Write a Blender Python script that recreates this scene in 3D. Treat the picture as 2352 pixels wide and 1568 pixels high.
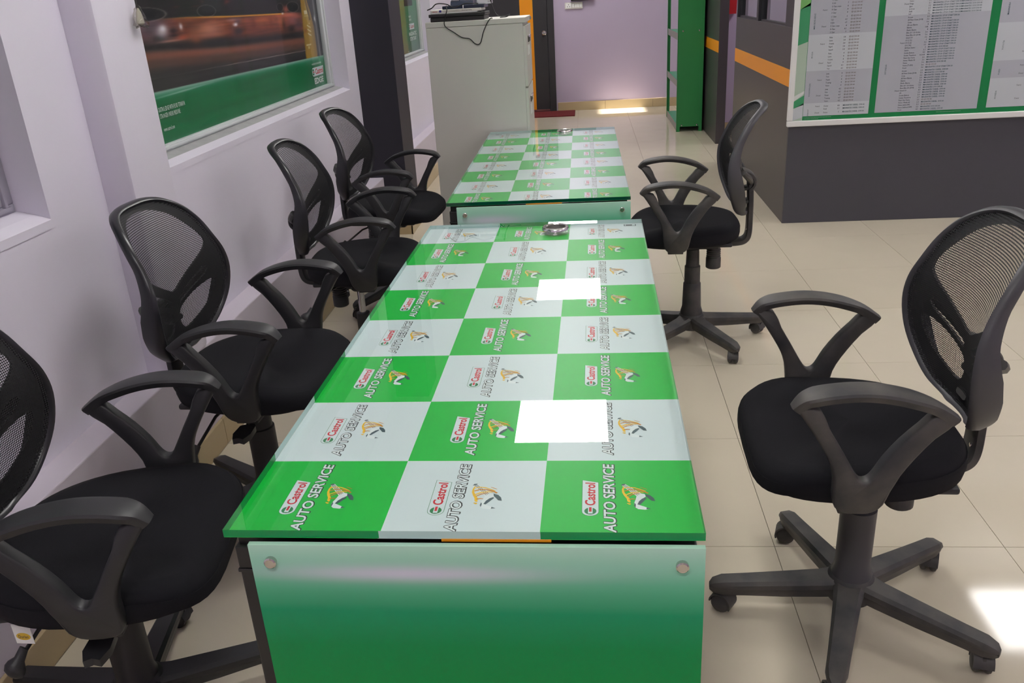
import bpy, bmesh, math, random
from mathutils import Vector, Matrix, noise
from mathutils.geometry import delaunay_2d_cdt
random.seed(7)
for o in list(bpy.data.objects): bpy.data.objects.remove(o)
scene = bpy.context.scene
C = scene.collection
PI = math.pi

# ------------------------------------------------------------------ camera
CAM = Vector((-0.4866, -1.9526, 1.4428))
PITCH, YAW, ROLL, FPX = -0.3944, 0.1033, -0.0606, 1925.7
def camera():
    cy, sy, cp, sp = math.cos(YAW), math.sin(YAW), math.cos(PITCH), math.sin(PITCH)
    fwd = Vector((-sy*cp, cy*cp, sp)); right = Vector((cy, sy, 0)); up = right.cross(fwd)
    r = math.cos(ROLL)*right + math.sin(ROLL)*up
    u = -math.sin(ROLL)*right + math.cos(ROLL)*up
    d = bpy.data.cameras.new('camera'); d.sensor_fit = 'HORIZONTAL'; d.sensor_width = 36
    d.lens = FPX/2352*36; d.clip_start = .02; d.clip_end = 80
    o = bpy.data.objects.new('camera', d); C.objects.link(o)
    m = Matrix(((r.x, u.x, -fwd.x, CAM.x), (r.y, u.y, -fwd.y, CAM.y), (r.z, u.z, -fwd.z, CAM.z), (0, 0, 0, 1)))
    o.matrix_world = m; scene.camera = o
camera()
# ------------------------------------------------------------------ world, exposure, lamps
w = bpy.data.worlds.new('world'); scene.world = w; w.use_nodes = True
w.node_tree.nodes['Background'].inputs[0].default_value = (.75, .83, 1, 1)
w.node_tree.nodes['Background'].inputs[1].default_value = .4
vs = scene.view_settings
vs.view_transform = 'Standard'; vs.look = 'None'; vs.exposure = 0.48; vs.gamma = 1; vs.use_curve_mapping = False
PANEL_L = 15.0            # radiance of the ceiling light panels
PANEL_COL = (1.0, .98, .955)
CEIL = 2.75
sd = bpy.data.lights.new('sun', 'SUN'); sd.energy = 28; sd.angle = .01; sd.color = (1, .95, .88)
so = bpy.data.objects.new('sun', sd); C.objects.link(so)
so.rotation_euler = Vector((-1, 0, -math.tan(math.radians(22)))).to_track_quat('-Z', 'Y').to_euler()   # low sun through a slot added in the unseen right wall

# ------------------------------------------------------------------ materials
MATS = {}
def srgb(r, g, b):
    f = lambda c: (c/255/12.92) if c/255 <= .04045 else ((c/255+.055)/1.055)**2.4
    return (f(r), f(g), f(b), 1)
def mat(name, col, rough=.5, metal=0, spec=.5, bump=0, bscale=200, var=0, vscale=6, coat=0, emit=None, croughness=.03, dust=None):
    m = bpy.data.materials.new(name); m.use_nodes = True; nt = m.node_tree
    b = nt.nodes['Principled BSDF']
    b.inputs['Base Color'].default_value = col
    b.inputs['Roughness'].default_value = rough; b.inputs['Metallic'].default_value = metal
    b.inputs['Specular IOR Level'].default_value = spec
    b.inputs['Coat Weight'].default_value = coat; b.inputs['Coat Roughness'].default_value = croughness
    tc = nt.nodes.new('ShaderNodeTexCoord')
    if var or dust:
        n = nt.nodes.new('ShaderNodeTexNoise'); n.inputs['Scale'].default_value = vscale; n.inputs['Detail'].default_value = 6
        nt.links.new(tc.outputs['Object'], n.inputs['Vector'])
        mx = nt.nodes.new('ShaderNodeMix'); mx.data_type = 'RGBA'
        if dust:
            mx.inputs[6].default_value = col; mx.inputs[7].default_value = dust
            rp = nt.nodes.new('ShaderNodeValToRGB'); rp.color_ramp.elements[0].position = .35; rp.color_ramp.elements[1].position = .72
            nt.links.new(n.outputs['Fac'], rp.inputs[0]); nt.links.new(rp.outputs[0], mx.inputs[0])
        else:
            mx.inputs[6].default_value = tuple(c*(1-var) for c in col[:3])+(1,)
            mx.inputs[7].default_value = tuple(min(1, c*(1+var)) for c in col[:3])+(1,)
            nt.links.new(n.outputs['Fac'], mx.inputs[0])
        nt.links.new(mx.outputs[2], b.inputs['Base Color'])
    if bump:
        n2 = nt.nodes.new('ShaderNodeTexNoise'); n2.inputs['Scale'].default_value = bscale; n2.inputs['Detail'].default_value = 3
        nt.links.new(tc.outputs['Object'], n2.inputs['Vector'])
        bp = nt.nodes.new('ShaderNodeBump'); bp.inputs['Strength'].default_value = bump; bp.inputs['Distance'].default_value = .002
        nt.links.new(n2.outputs['Fac'], bp.inputs['Height']); nt.links.new(bp.outputs[0], b.inputs['Normal'])
    if emit:
        b.inputs['Emission Color'].default_value = emit[0]+(1,); b.inputs['Emission Strength'].default_value = emit[1]
    MATS[name] = m
    return m
M = MATS
mat('wall', srgb(222, 216, 230), .62, spec=.35, bump=.12, bscale=60, var=.03, vscale=2.2)
mat('lilac', srgb(184, 170, 193), .6, spec=.35, bump=.08, bscale=80, var=.02)
mat('ceiling', srgb(235, 235, 232), .9)
mat('plinth', srgb(205, 196, 208), .55, spec=.35, var=.04, vscale=3)
mat('plaster', srgb(170, 170, 172), .8, var=.22, vscale=14, bump=.5, bscale=30)
mat('tile', srgb(209, 199, 179), .07, spec=.36, var=.04, vscale=5)
mat('grout', srgb(150, 132, 110), .9)
mat('skirting', srgb(186, 166, 130), .25, spec=.5, var=.06, vscale=6)
mat('skirting_top', srgb(150, 130, 98), .35, var=.06)
mat('pillar', srgb(40, 39, 48), .5, spec=.4, var=.05, vscale=20)
mat('partition', srgb(64, 60, 62), .38, spec=.5, var=.04, vscale=30, bump=.1, bscale=300)
mat('partition_edge', srgb(44, 43, 48), .4)
mat('partition_front', srgb(74, 74, 83), .35, spec=.5, var=.05, vscale=25)
mat('orange', srgb(236, 150, 14), .4, spec=.45)
mat('door_black', srgb(46, 45, 48), .45, var=.05, vscale=40)
mat('frame_grey', srgb(158, 154, 166), .5, var=.1, vscale=20)
mat('alu', srgb(206, 210, 212), .35, metal=.0, spec=.6, var=.05, vscale=9)
mat('steel', srgb(205, 200, 196), .18, metal=1)
mat('ring_chrome', srgb(236, 236, 236), .22, metal=1)
mat('chrome', srgb(225, 225, 228), .08, metal=1)
mat('white_frame', srgb(232, 232, 232), .3, spec=.5)
mat('plastic', srgb(46, 46, 49), .42, spec=.45, bump=.12, bscale=900)
mat('plastic_gloss', srgb(40, 40, 45), .3, spec=.5)
mat('plastic_dusty', srgb(60, 60, 63), .5, spec=.4, bump=.15, bscale=900, dust=srgb(94, 90, 86), vscale=11)
mat('plastic_grey', srgb(74, 73, 78), .42, spec=.5, bump=.12, bscale=900, var=.08, vscale=20)
mat('fabric', srgb(27, 27, 32), .92, spec=.25, bump=.6, bscale=1400, var=.1, vscale=60)
mat('black_metal', srgb(34, 33, 34), .4, spec=.5)
mat('board_black', srgb(30, 29, 30), .5)
mat('cabinet', srgb(206, 203, 197), .5, spec=.4, var=.025, vscale=5, bump=.06, bscale=500)
mat('hole_shade', srgb(52, 48, 44), .7)
mat('cabinet_dark', srgb(70, 66, 62), .5)
mat('red', srgb(190, 22, 24), .35)
mat('mat_red', srgb(110, 28, 30), .95, bump=.6, bscale=400)
mat('green_metal', srgb(48, 138, 76), .38, spec=.5, var=.06, vscale=8)
mat('green_inner', srgb(70, 160, 120), .4)
mat('rack_grey', srgb(128, 128, 122), .45)
mat('pale_back', srgb(188, 200, 208), .5)
mat('p_green', srgb(0, 186, 62), .35, spec=.3)
mat('p_white', srgb(208, 220, 224), .35, spec=.3)
mat('p_red', srgb(205, 16, 40), .4, spec=.3)
mat('p_dkgreen', srgb(0, 118, 62), .4, spec=.3)
mat('p_black', srgb(28, 34, 38), .4, spec=.3)
mat('p_silver', srgb(222, 230, 232), .4, spec=.3)
mat('p_slate', srgb(62, 84, 92), .4, spec=.3)
mat('p_gold', srgb(240, 190, 20), .4, spec=.3)
mat('p_amber', srgb(205, 130, 12), .4, spec=.3)
mat('edge_green', srgb(0, 148, 76), .12, spec=.5)
mat('edge_pale', srgb(188, 214, 212), .12, spec=.5)
mat('edge_dark', srgb(8, 70, 52), .12, spec=.5)
mat('b_grey', srgb(196, 196, 208), .5)
mat('b_pale', srgb(214, 216, 224), .5)
mat('b_green', srgb(0, 140, 76), .45)
mat('b_green2', srgb(74, 172, 118), .45)
mat('b_lime', srgb(136, 202, 116), .45)
mat('b_mint', srgb(196, 214, 196), .45)
mat('b_text', srgb(84, 84, 96), .5)
mat('b_brown', srgb(140, 124, 120), .5)
mat('b_teal', srgb(70, 96, 108), .5)
mat('w_text', srgb(226, 232, 228), .5)
mat('paper', srgb(232, 228, 220), .6)
mat('paper_white', srgb(238, 238, 236), .6)
mat('pouch_fill', srgb(176, 172, 162), .7)
mat('blue', srgb(60, 50, 140), .5)
mat('yellow', srgb(216, 180, 60), .5)
mat('rubber', srgb(26, 26, 28), .6)
mat('navy', srgb(34, 42, 60), .25)
mat('pale_plastic', srgb(222, 224, 228), .4)
mat('socket', srgb(222, 218, 212), .4)
mat('jaw_red', srgb(200, 30, 60), .5)
mat('light_panel', srgb(255, 255, 255), .6, emit=(PANEL_COL, PANEL_L))
def glass_mat(name, tint, ior=1.5, rough=0.0):
    m = bpy.data.materials.new(name); m.use_nodes = True; nt = m.node_tree; nt.nodes.clear()
    out = nt.nodes.new('ShaderNodeOutputMaterial'); mix = nt.nodes.new('ShaderNodeMixShader')
    t = nt.nodes.new('ShaderNodeBsdfTransparent'); t.inputs[0].default_value = tint
    g = nt.nodes.new('ShaderNodeBsdfGlossy'); g.inputs['Roughness'].default_value = rough
    f = nt.nodes.new('ShaderNodeFresnel'); f.inputs[0].default_value = ior
    ge = nt.nodes.new('ShaderNodeNewGeometry'); k = nt.nodes.new('ShaderNodeMath'); k.operation = 'SUBTRACT'; k.inputs[0].default_value = 1; nt.links.new(ge.outputs['Backfacing'], k.inputs[1])
    k2 = nt.nodes.new('ShaderNodeMath'); k2.operation = 'MULTIPLY'; nt.links.new(f.outputs[0], k2.inputs[0]); nt.links.new(k.outputs[0], k2.inputs[1])
    nt.links.new(k2.outputs[0], mix.inputs[0]); nt.links.new(t.outputs[0], mix.inputs[1]); nt.links.new(g.outputs[0], mix.inputs[2])
    nt.links.new(mix.outputs[0], out.inputs[0]); MATS[name] = m
glass_mat('table_glass', (.95, .985, .97, 1))
glass_mat('pane_glass', (.9, .93, .92, 1))
glass_mat('film', (.96, .97, .97, 1), ior=1.12, rough=.03)
glass_mat('bag_film', (.86, .85, .82, 1), rough=.15)
def mesh_fabric(name, pitch=.0046):
    m = bpy.data.materials.new(name); m.use_nodes = True; nt = m.node_tree
    b = nt.nodes['Principled BSDF']; b.inputs['Base Color'].default_value = srgb(32, 32, 35); b.inputs['Roughness'].default_value = .75
    out = nt.nodes['Material Output']
    uv = nt.nodes.new('ShaderNodeUVMap'); sep = nt.nodes.new('ShaderNodeSeparateXYZ'); nt.links.new(uv.outputs[0], sep.inputs[0])
    def mth(op, a, bb=None):
        n = nt.nodes.new('ShaderNodeMath'); n.operation = op
        for i, q in enumerate((a, bb)):
            if q is None: continue
            if isinstance(q, (int, float)): n.inputs[i].default_value = q
            else: nt.links.new(q, n.inputs[i])
        return n.outputs[0]
    k = 2*PI/pitch
    su = mth('COSINE', mth('MULTIPLY', sep.outputs[0], k)); sv = mth('COSINE', mth('MULTIPLY', sep.outputs[1], k*1.0))
    hole = mth('GREATER_THAN', mth('ADD', su, sv), .26)      # diagonal lattice of openings
    tr = nt.nodes.new('ShaderNodeBsdfTransparent'); mx = nt.nodes.new('ShaderNodeMixShader')
    nt.links.new(hole, mx.inputs[0]); nt.links.new(b.outputs[0], mx.inputs[1]); nt.links.new(tr.outputs[0], mx.inputs[2])
    nt.links.new(mx.outputs[0], out.inputs[0]); MATS[name] = m
mesh_fabric('mesh_fabric')
def gradient_panel(name, glow):
    # printed glass: pale mint at the top fading to green, with a printed light streak (u across 0..1, v down from the top edge in metres)
    m = bpy.data.materials.new(name); m.use_nodes = True; nt = m.node_tree; b = nt.nodes['Principled BSDF']
    uv = nt.nodes.new('ShaderNodeUVMap'); sep = nt.nodes.new('ShaderNodeSeparateXYZ'); nt.links.new(uv.outputs[0], sep.inputs[0])
    rp = nt.nodes.new('ShaderNodeValToRGB'); cr = rp.color_ramp
    mr = nt.nodes.new('ShaderNodeMapRange'); mr.inputs[1].default_value = 0; mr.inputs[2].default_value = .7
    nt.links.new(sep.outputs[1], mr.inputs[0]); nt.links.new(mr.outputs[0], rp.inputs[0])
    stops = [(0, (184, 226, 206)), (.05, (146, 210, 182)), (.09, (100, 188, 148)), (.16, (20, 156, 104)), (.25, (0, 148, 76)), (.40, (0, 150, 66)), (.7, (4, 132, 52)), (1, (4, 132, 52))]
    cr.elements[0].position = 0; cr.elements[0].color = srgb(*stops[0][1]); cr.elements[1].position = 1; cr.elements[1].color = srgb(*stops[-1][1])
    for p, c in stops[1:-1]:
        e = cr.elements.new(p); e.color = srgb(*c)
    def mth(op, a, bb=None):
        n = nt.nodes.new('ShaderNodeMath'); n.operation = op
        for i, q in enumerate((a, bb)):
            if q is None: continue
            if isinstance(q, (int, float)): n.inputs[i].default_value = q
            else: nt.links.new(q, n.inputs[i])
        return n.outputs[0]
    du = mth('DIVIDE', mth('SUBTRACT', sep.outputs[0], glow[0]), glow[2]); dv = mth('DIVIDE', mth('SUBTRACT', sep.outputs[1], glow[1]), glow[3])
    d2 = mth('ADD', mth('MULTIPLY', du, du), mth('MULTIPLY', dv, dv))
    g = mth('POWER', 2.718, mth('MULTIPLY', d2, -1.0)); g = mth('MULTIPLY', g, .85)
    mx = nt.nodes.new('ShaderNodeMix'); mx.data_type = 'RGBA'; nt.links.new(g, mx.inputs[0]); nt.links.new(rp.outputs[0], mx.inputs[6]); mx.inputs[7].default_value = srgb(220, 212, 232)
    nt.links.new(mx.outputs[2], b.inputs['Base Color']); b.inputs['Roughness'].default_value = .22; b.inputs['Specular IOR Level'].default_value = .3
    MATS[name] = m
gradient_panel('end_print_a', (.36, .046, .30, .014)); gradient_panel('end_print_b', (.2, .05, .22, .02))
def attr_mat(name, rough=.25, coat=.0, spec=.5):
    m = bpy.data.materials.new(name); m.use_nodes = True; nt = m.node_tree; b = nt.nodes['Principled BSDF']
    a = nt.nodes.new('ShaderNodeAttribute'); a.attribute_name = 'Col'; nt.links.new(a.outputs['Color'], b.inputs['Base Color'])
    b.inputs['Roughness'].default_value = rough; b.inputs['Specular IOR Level'].default_value = spec; b.inputs['Coat Weight'].default_value = coat
    MATS[name] = m
attr_mat('poster', .3)

# ------------------------------------------------------------------ mesh builder
class MB:
    def __init__(s): s.v = []; s.f = []; s.mi = []; s.uv = None; s.mats = []
    def m(s, name):
        if name not in s.mats: s.mats.append(name)
        return s.mats.index(name)
    def add(s, vs, fs, mt):
        k = len(s.v); i = s.m(mt)
        s.v += [tuple(p) for p in vs]
        for f in fs: s.f.append(tuple(k+j for j in f)); s.mi.append(i)
        return s
    def box(s, a, b, mt, bev=0, T=None):
        x0, y0, z0 = a; x1, y1, z1 = b
        if bev <= 0:
            vs = [(x0,y0,z0),(x1,y0,z0),(x1,y1,z0),(x0,y1,z0),(x0,y0,z1),(x1,y0,z1),(x1,y1,z1),(x0,y1,z1)]
            fs = [(0,3,2,1),(4,5,6,7),(0,1,5,4),(1,2,6,5),(2,3,7,6),(3,0,4,7)]
        else:
            bm = bmesh.new(); bmesh.ops.create_cube(bm, size=1)
            for v in bm.verts: v.co = Vector((x0+(v.co.x+.5)*(x1-x0), y0+(v.co.y+.5)*(y1-y0), z0+(v.co.z+.5)*(z1-z0)))
            bmesh.ops.bevel(bm, geom=bm.edges[:], offset=bev, segments=2, profile=.5, affect='EDGES')
            bm.verts.index_update(); vs = [v.co.copy() for v in bm.verts]; fs = [[v.index for v in f.verts] for f in bm.faces]; bm.free()
        if T: vs = [T(Vector(p)) for p in vs]
        return s.add(vs, fs, mt)
    def tube(s, pts, r, mt, n=8, closed=False, cap=True, sec=None, up=None):
        # sweep of a circle (or a given 2-D section) along a path; r may be a list
        P = [Vector(p) for p in pts]; N = len(P); vs = []; fs = []
        rs = r if isinstance(r, (list, tuple)) else [r]*N
        prev = None
        for i in range(N):
            if closed: t = P[(i+1) % N]-P[i-1]
            else: t = P[min(i+1, N-1)]-P[max(i-1, 0)]
            t.normalize()
            if up is not None: a = Vector(up)
            else: a = prev if prev is not None else (Vector((0,0,1)) if abs(t.z) < .9 else Vector((1,0,0)))
            a = (a - t*a.dot(t)).normalized(); prev = a; bvec = t.cross(a)
            S = sec if sec else [(math.cos(2*PI*k/n), math.sin(2*PI*k/n)) for k in range(n)]
            for (p, q) in S: vs.append(P[i]+a*p*rs[i]+bvec*q*rs[i])
        n = len(sec) if sec else n
        for i in range(N if closed else N-1):
            j = (i+1) % N
            for k in range(n): fs.append((i*n+k, i*n+(k+1) % n, j*n+(k+1) % n, j*n+k))
        if not closed and cap: fs.append(tuple(range(n))[::-1]); fs.append(tuple((N-1)*n+k for k in range(n)))
        return s.add(vs, fs, mt)
    def lathe(s, prof, mt, n=24, T=None, cap=True):
        vs = []; fs = []
        for (r, z) in prof:
            for k in range(n): vs.append(Vector((r*math.cos(2*PI*k/n), r*math.sin(2*PI*k/n), z)))
        for i in range(len(prof)-1):
            for k in range(n): fs.append((i*n+k, i*n+(k+1) % n, (i+1)*n+(k+1) % n, (i+1)*n+k))
        if cap: fs.append(tuple(range(n))[::-1]); fs.append(tuple((len(prof)-1)*n+k for k in range(n)))
        if T: vs = [T(v) for v in vs]
        return s.add(vs, fs, mt)
    def flat(s, poly, f, mt):
        # flat polygon: 2-D points through f -> 3-D
        return s.add([f(p) for p in poly], [tuple(range(len(poly)))], mt)
    def stroke(s, pts, wd, f, mt):
        L = []; R = []
        for i, p in enumerate(pts):
            a = pts[max(i-1, 0)]; b = pts[min(i+1, len(pts)-1)]
            dx, dy = b[0]-a[0], b[1]-a[1]; l = math.hypot(dx, dy) or 1
            ww = wd[i] if isinstance(wd, (list, tuple)) else wd
            L.append((p[0]-dy/l*ww/2, p[1]+dx/l*ww/2)); R.append((p[0]+dy/l*ww/2, p[1]-dx/l*ww/2))
        vs = [f(p) for p in L]+[f(p) for p in R]; n = len(pts)
        return s.add(vs, [(i, n+i, n+i+1, i+1) for i in range(n-1)], mt)
    def mesh(s, name, smooth=35):
        me = bpy.data.meshes.new(name); me.from_pydata([tuple(p) for p in s.v], [], s.f)
        for t in s.mats: me.materials.append(MATS[t])
        me.polygons.foreach_set('material_index', s.mi)
        if s.uv:
            ul = me.uv_layers.new(name='UVMap')
            for lp in me.loops: ul.data[lp.index].uv = s.uv[lp.vertex_index]
        me.update(); me.validate()
        if smooth:
            me.polygons.foreach_set('use_smooth', [True]*len(me.polygons)); me.set_sharp_from_angle(angle=math.radians(smooth))
        return me
    def build(s, name, parent=None, smooth=35, recalc=True):
        me = s.mesh(name, 0)
        if recalc:
            bm = bmesh.new(); bm.from_mesh(me); bmesh.ops.recalc_face_normals(bm, faces=bm.faces); bm.to_mesh(me); bm.free()
        if smooth:
            me.polygons.foreach_set('use_smooth', [True]*len(me.polygons)); me.set_sharp_from_angle(angle=math.radians(smooth))
        return obj(name, me, parent)
def obj(name, me, parent=None, loc=None, rot=None):
    o = bpy.data.objects.new(name, me); C.objects.link(o)
    if parent: o.parent = parent
    if loc is not None: o.location = loc
    if rot is not None: o.rotation_euler = rot
    return o
def tag(o, label=None, cat=None, group=None, kind=None):
    if label: o['label'] = label
    if cat: o['category'] = cat
    if group: o['group'] = group
    if kind: o['kind'] = kind
    return o
def empty(name, loc=(0,0,0), rz=0, label=None, cat=None, group=None):
    o = obj(name, None, None, loc, (0, 0, rz)); o.empty_display_size = .1
    return tag(o, label, cat, group)
def struct(o, label): return tag(o, label, None, None, 'structure')
# ---- text -> triangles in a unit frame (x 0..1 along the line, y 0..1 from lowest to highest point)
_tc = {}
def text_geo(body, bold=0.0, shear=0.0, res=3, space=1.0, align='LEFT', line=1.0):
    key = (body, bold, shear, res, space, align, line)
    if key in _tc: return _tc[key]
    cu = bpy.data.curves.new('t', 'FONT'); cu.body = body; cu.offset = bold; cu.shear = shear; cu.resolution_u = res
    cu.space_character = space; cu.fill_mode = 'FRONT'; cu.align_x = align; cu.space_line = line
    o = bpy.data.objects.new('t', cu); C.objects.link(o)
    bpy.context.view_layer.update()
    me = bpy.data.meshes.new_from_object(o)
    v = [(p.co.x, p.co.y) for p in me.vertices]; f = [tuple(p.vertices) for p in me.polygons]
    bpy.data.objects.remove(o); bpy.data.curves.remove(cu); bpy.data.meshes.remove(me)
    _tc[key] = (v, f); return v, f
def put_text(mb, body, mt, f, box, bold=0.0, shear=0.0, res=3, ref=None, space=1.0):
    # fit the text into box (x0,y0,x1,y1); f maps (x,y)->3D
    v, fc = text_geo(body, bold, shear, res, space)
    xs = [p[0] for p in (ref or v)]; ys = [p[1] for p in (ref or v)]
    a, b, c, d = min(xs), max(xs), min(ys), max(ys); x0, y0, x1, y1 = box
    mb.add([f((x0+(p[0]-a)/(b-a)*(x1-x0), y0+(p[1]-c)/(d-c)*(y1-y0))) for p in v], fc, mt)
def put_line(mb, body, mt, f, x, y, h, wscale=1.0, bold=.012, res=1, align='LEFT'):
    # a line of text with cap height h, natural width times wscale
    v, fc = text_geo(body, bold, 0, res, 1.0, align)
    k = h/.69
    mb.add([f((x+p[0]*k*wscale, y+p[1]*k)) for p in v], fc, mt)

def lerp_tab(tab, z):
    if z <= tab[0][0]: return tab[0][1]
    for (a, fa), (b, fb) in zip(tab, tab[1:]):
        if z <= b:
            t = (z-a)/(b-a); t = t*t*(3-2*t) if False else t
            return fa+(fb-fa)*t
    return tab[-1][1]
def catmull(pts, n=6, closed=False):
    out = []; N = len(pts)
    for i in range(N if closed else N-1):
        if closed: p = [pts[(i+k) % N] for k in (-1, 0, 1, 2)]
        else: p = [pts[max(0, min(N-1, i+k))] for k in (-1, 0, 1, 2)]
        for k in range(n):
            t = k/n
            out.append(tuple(.5*((2*p[1][d])+(-p[0][d]+p[2][d])*t+(2*p[0][d]-5*p[1][d]+4*p[2][d]-p[3][d])*t*t+(-p[0][d]+3*p[1][d]-3*p[2][d]+p[3][d])*t**3) for d in range(len(pts[0]))))
    if not closed: out.append(tuple(pts[-1]))
    return out
# ================================================================== SETTING
XP, XW = -1.80, -1.90         # plinth face, wall face
YB = 9.12                     # back wall
XR, YF = 3.6, -3.6            # unseen right wall and wall behind the viewer
# ---- floor: slab with 600 mm tiles
fl = MB().box((-2.2, YF-.1, -.06), (XR+.1, YB+.1, -.010), 'grout').build('floor'); struct(fl, 'glossy beige vitrified tile floor with thin joints')
tm = MB().box((-.2992, -.2992, -.010), (.2992, .2992, 0), 'tile', .0006).mesh('tile', 0)
for i in range(-4, 6):
    for j in range(-6, 16):
        obj('tile', tm, fl, (i*.6+.3, j*.6+.3, 0))
# ---- left wall with three window recesses
W1, W2, W3 = (-1.35, .105), (.70, 3.17), (4.25, 6.22)
ZS, ZT = .955, 2.2
wl = MB()
def wbox(y0, y1, z0, z1): wl.box((-2.2, y0, z0), (XW, y1, z1), 'wall')
wbox(YF, YB, 0, ZS); wbox(YF, YB, ZT, CEIL)
for a, b in ((YF, W1[0]), (W1[1], W2[0]), (W2[1], W3[0]), (W3[1], YB)): wbox(a, b, ZS, ZT)
wall_left = wl.build('wall_left', smooth=0); struct(wall_left, 'pale lilac painted wall with recessed poster windows')
MB().box((XW-.02, .375, .38), (XP-.005, .62, CEIL), 'wall', .012).build('pilaster', wall_left)
pl = MB().box((XW-.1, YF, 0), (XP-.012, YB, .38), 'plinth', .004).build('trim_1', smooth=0); struct(pl, 'low painted plinth ledge running along the lilac wall')
bb = MB().box((XP-.02, YF, .0), (XP-.011, YB, .085), 'grout').build('baseboard_left'); struct(bb, 'beige tile skirting at the foot of the ledge')
sk = MB().box((-.012, -.2985, 0), (0, .2985, .10), 'skirting', .0015).mesh('skirting_tile', 0)
for j in range(-6, 15):
    if 3.2 < j*.6+.3 < 3.5: continue
    obj('skirting_tile', sk, bb, (XP, j*.6+.3, 0))
# ---- windows
def window(n, yy, label, pane_fn, zf=None, frame='alu', depth=.09):
    y0, y1 = yy; xf = XW-depth
    o = MB()
    fw, fd = .075, .045
    for a, b in (((xf-fd, y0, ZS), (xf, y1, ZS+.05)), ((xf-fd, y0, ZT-.06), (xf, y1, ZT)), ((xf-fd, y0, ZS+.05), (xf, y0+fw, ZT-.06)), ((xf-fd, y1-fw, ZS+.05), (xf, y1, ZT-.06))):
        o.box(a, b, frame, .004)
    # raised inner bead
    for a, b in (((xf-.004, y0+.02, ZS+.034), (xf+.008, y1-.02, ZS+.046)), ((xf-.004, y1-.045, ZS+.046), (xf+.008, y1-.033, ZT-.05)), ((xf-.004, y0+.033, ZS+.046), (xf+.008, y0+.045, ZT-.05))):
        o.box(a, b, frame, .002)
    r = o.build('window_%d' % n); struct(r, label)
    # sill of rough plaster sloping to the room
    xm = xf+.05
    for k, (xa, xb, za, zb, mt) in enumerate(((xf-.01, xm, ZS+.030, ZS+.017, 'wall' if n == 1 else 'plaster'), (xm, XW+.002, ZS+.017, ZS+.003, 'wall'))):
        s = MB().add([(xa, y0, za), (xa, y1, za), (xb, y1, zb), (xb, y0, zb), (xa, y0, ZS-.02), (xa, y1, ZS-.02), (xb, y1, ZS-.02), (xb, y0, ZS-.02)],
          [(0, 3, 2, 1), (3, 7, 6, 2), (0, 1, 5, 4), (0, 4, 7, 3), (1, 2, 6, 5), (4, 5, 6, 7)], mt)
        s.build('sill', r, 0)
    pane_fn(r, xf-.022, y0+fw-.005, y1-fw+.005, ZS+.045, ZT-.055)
    return r
def mixc(a, b, t):
    t = max(0, min(1, t)); return tuple(x+(y-x)*t for x, y in zip(a, b))
def gauss(d, s): return math.exp(-(d/s)**2)
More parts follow.
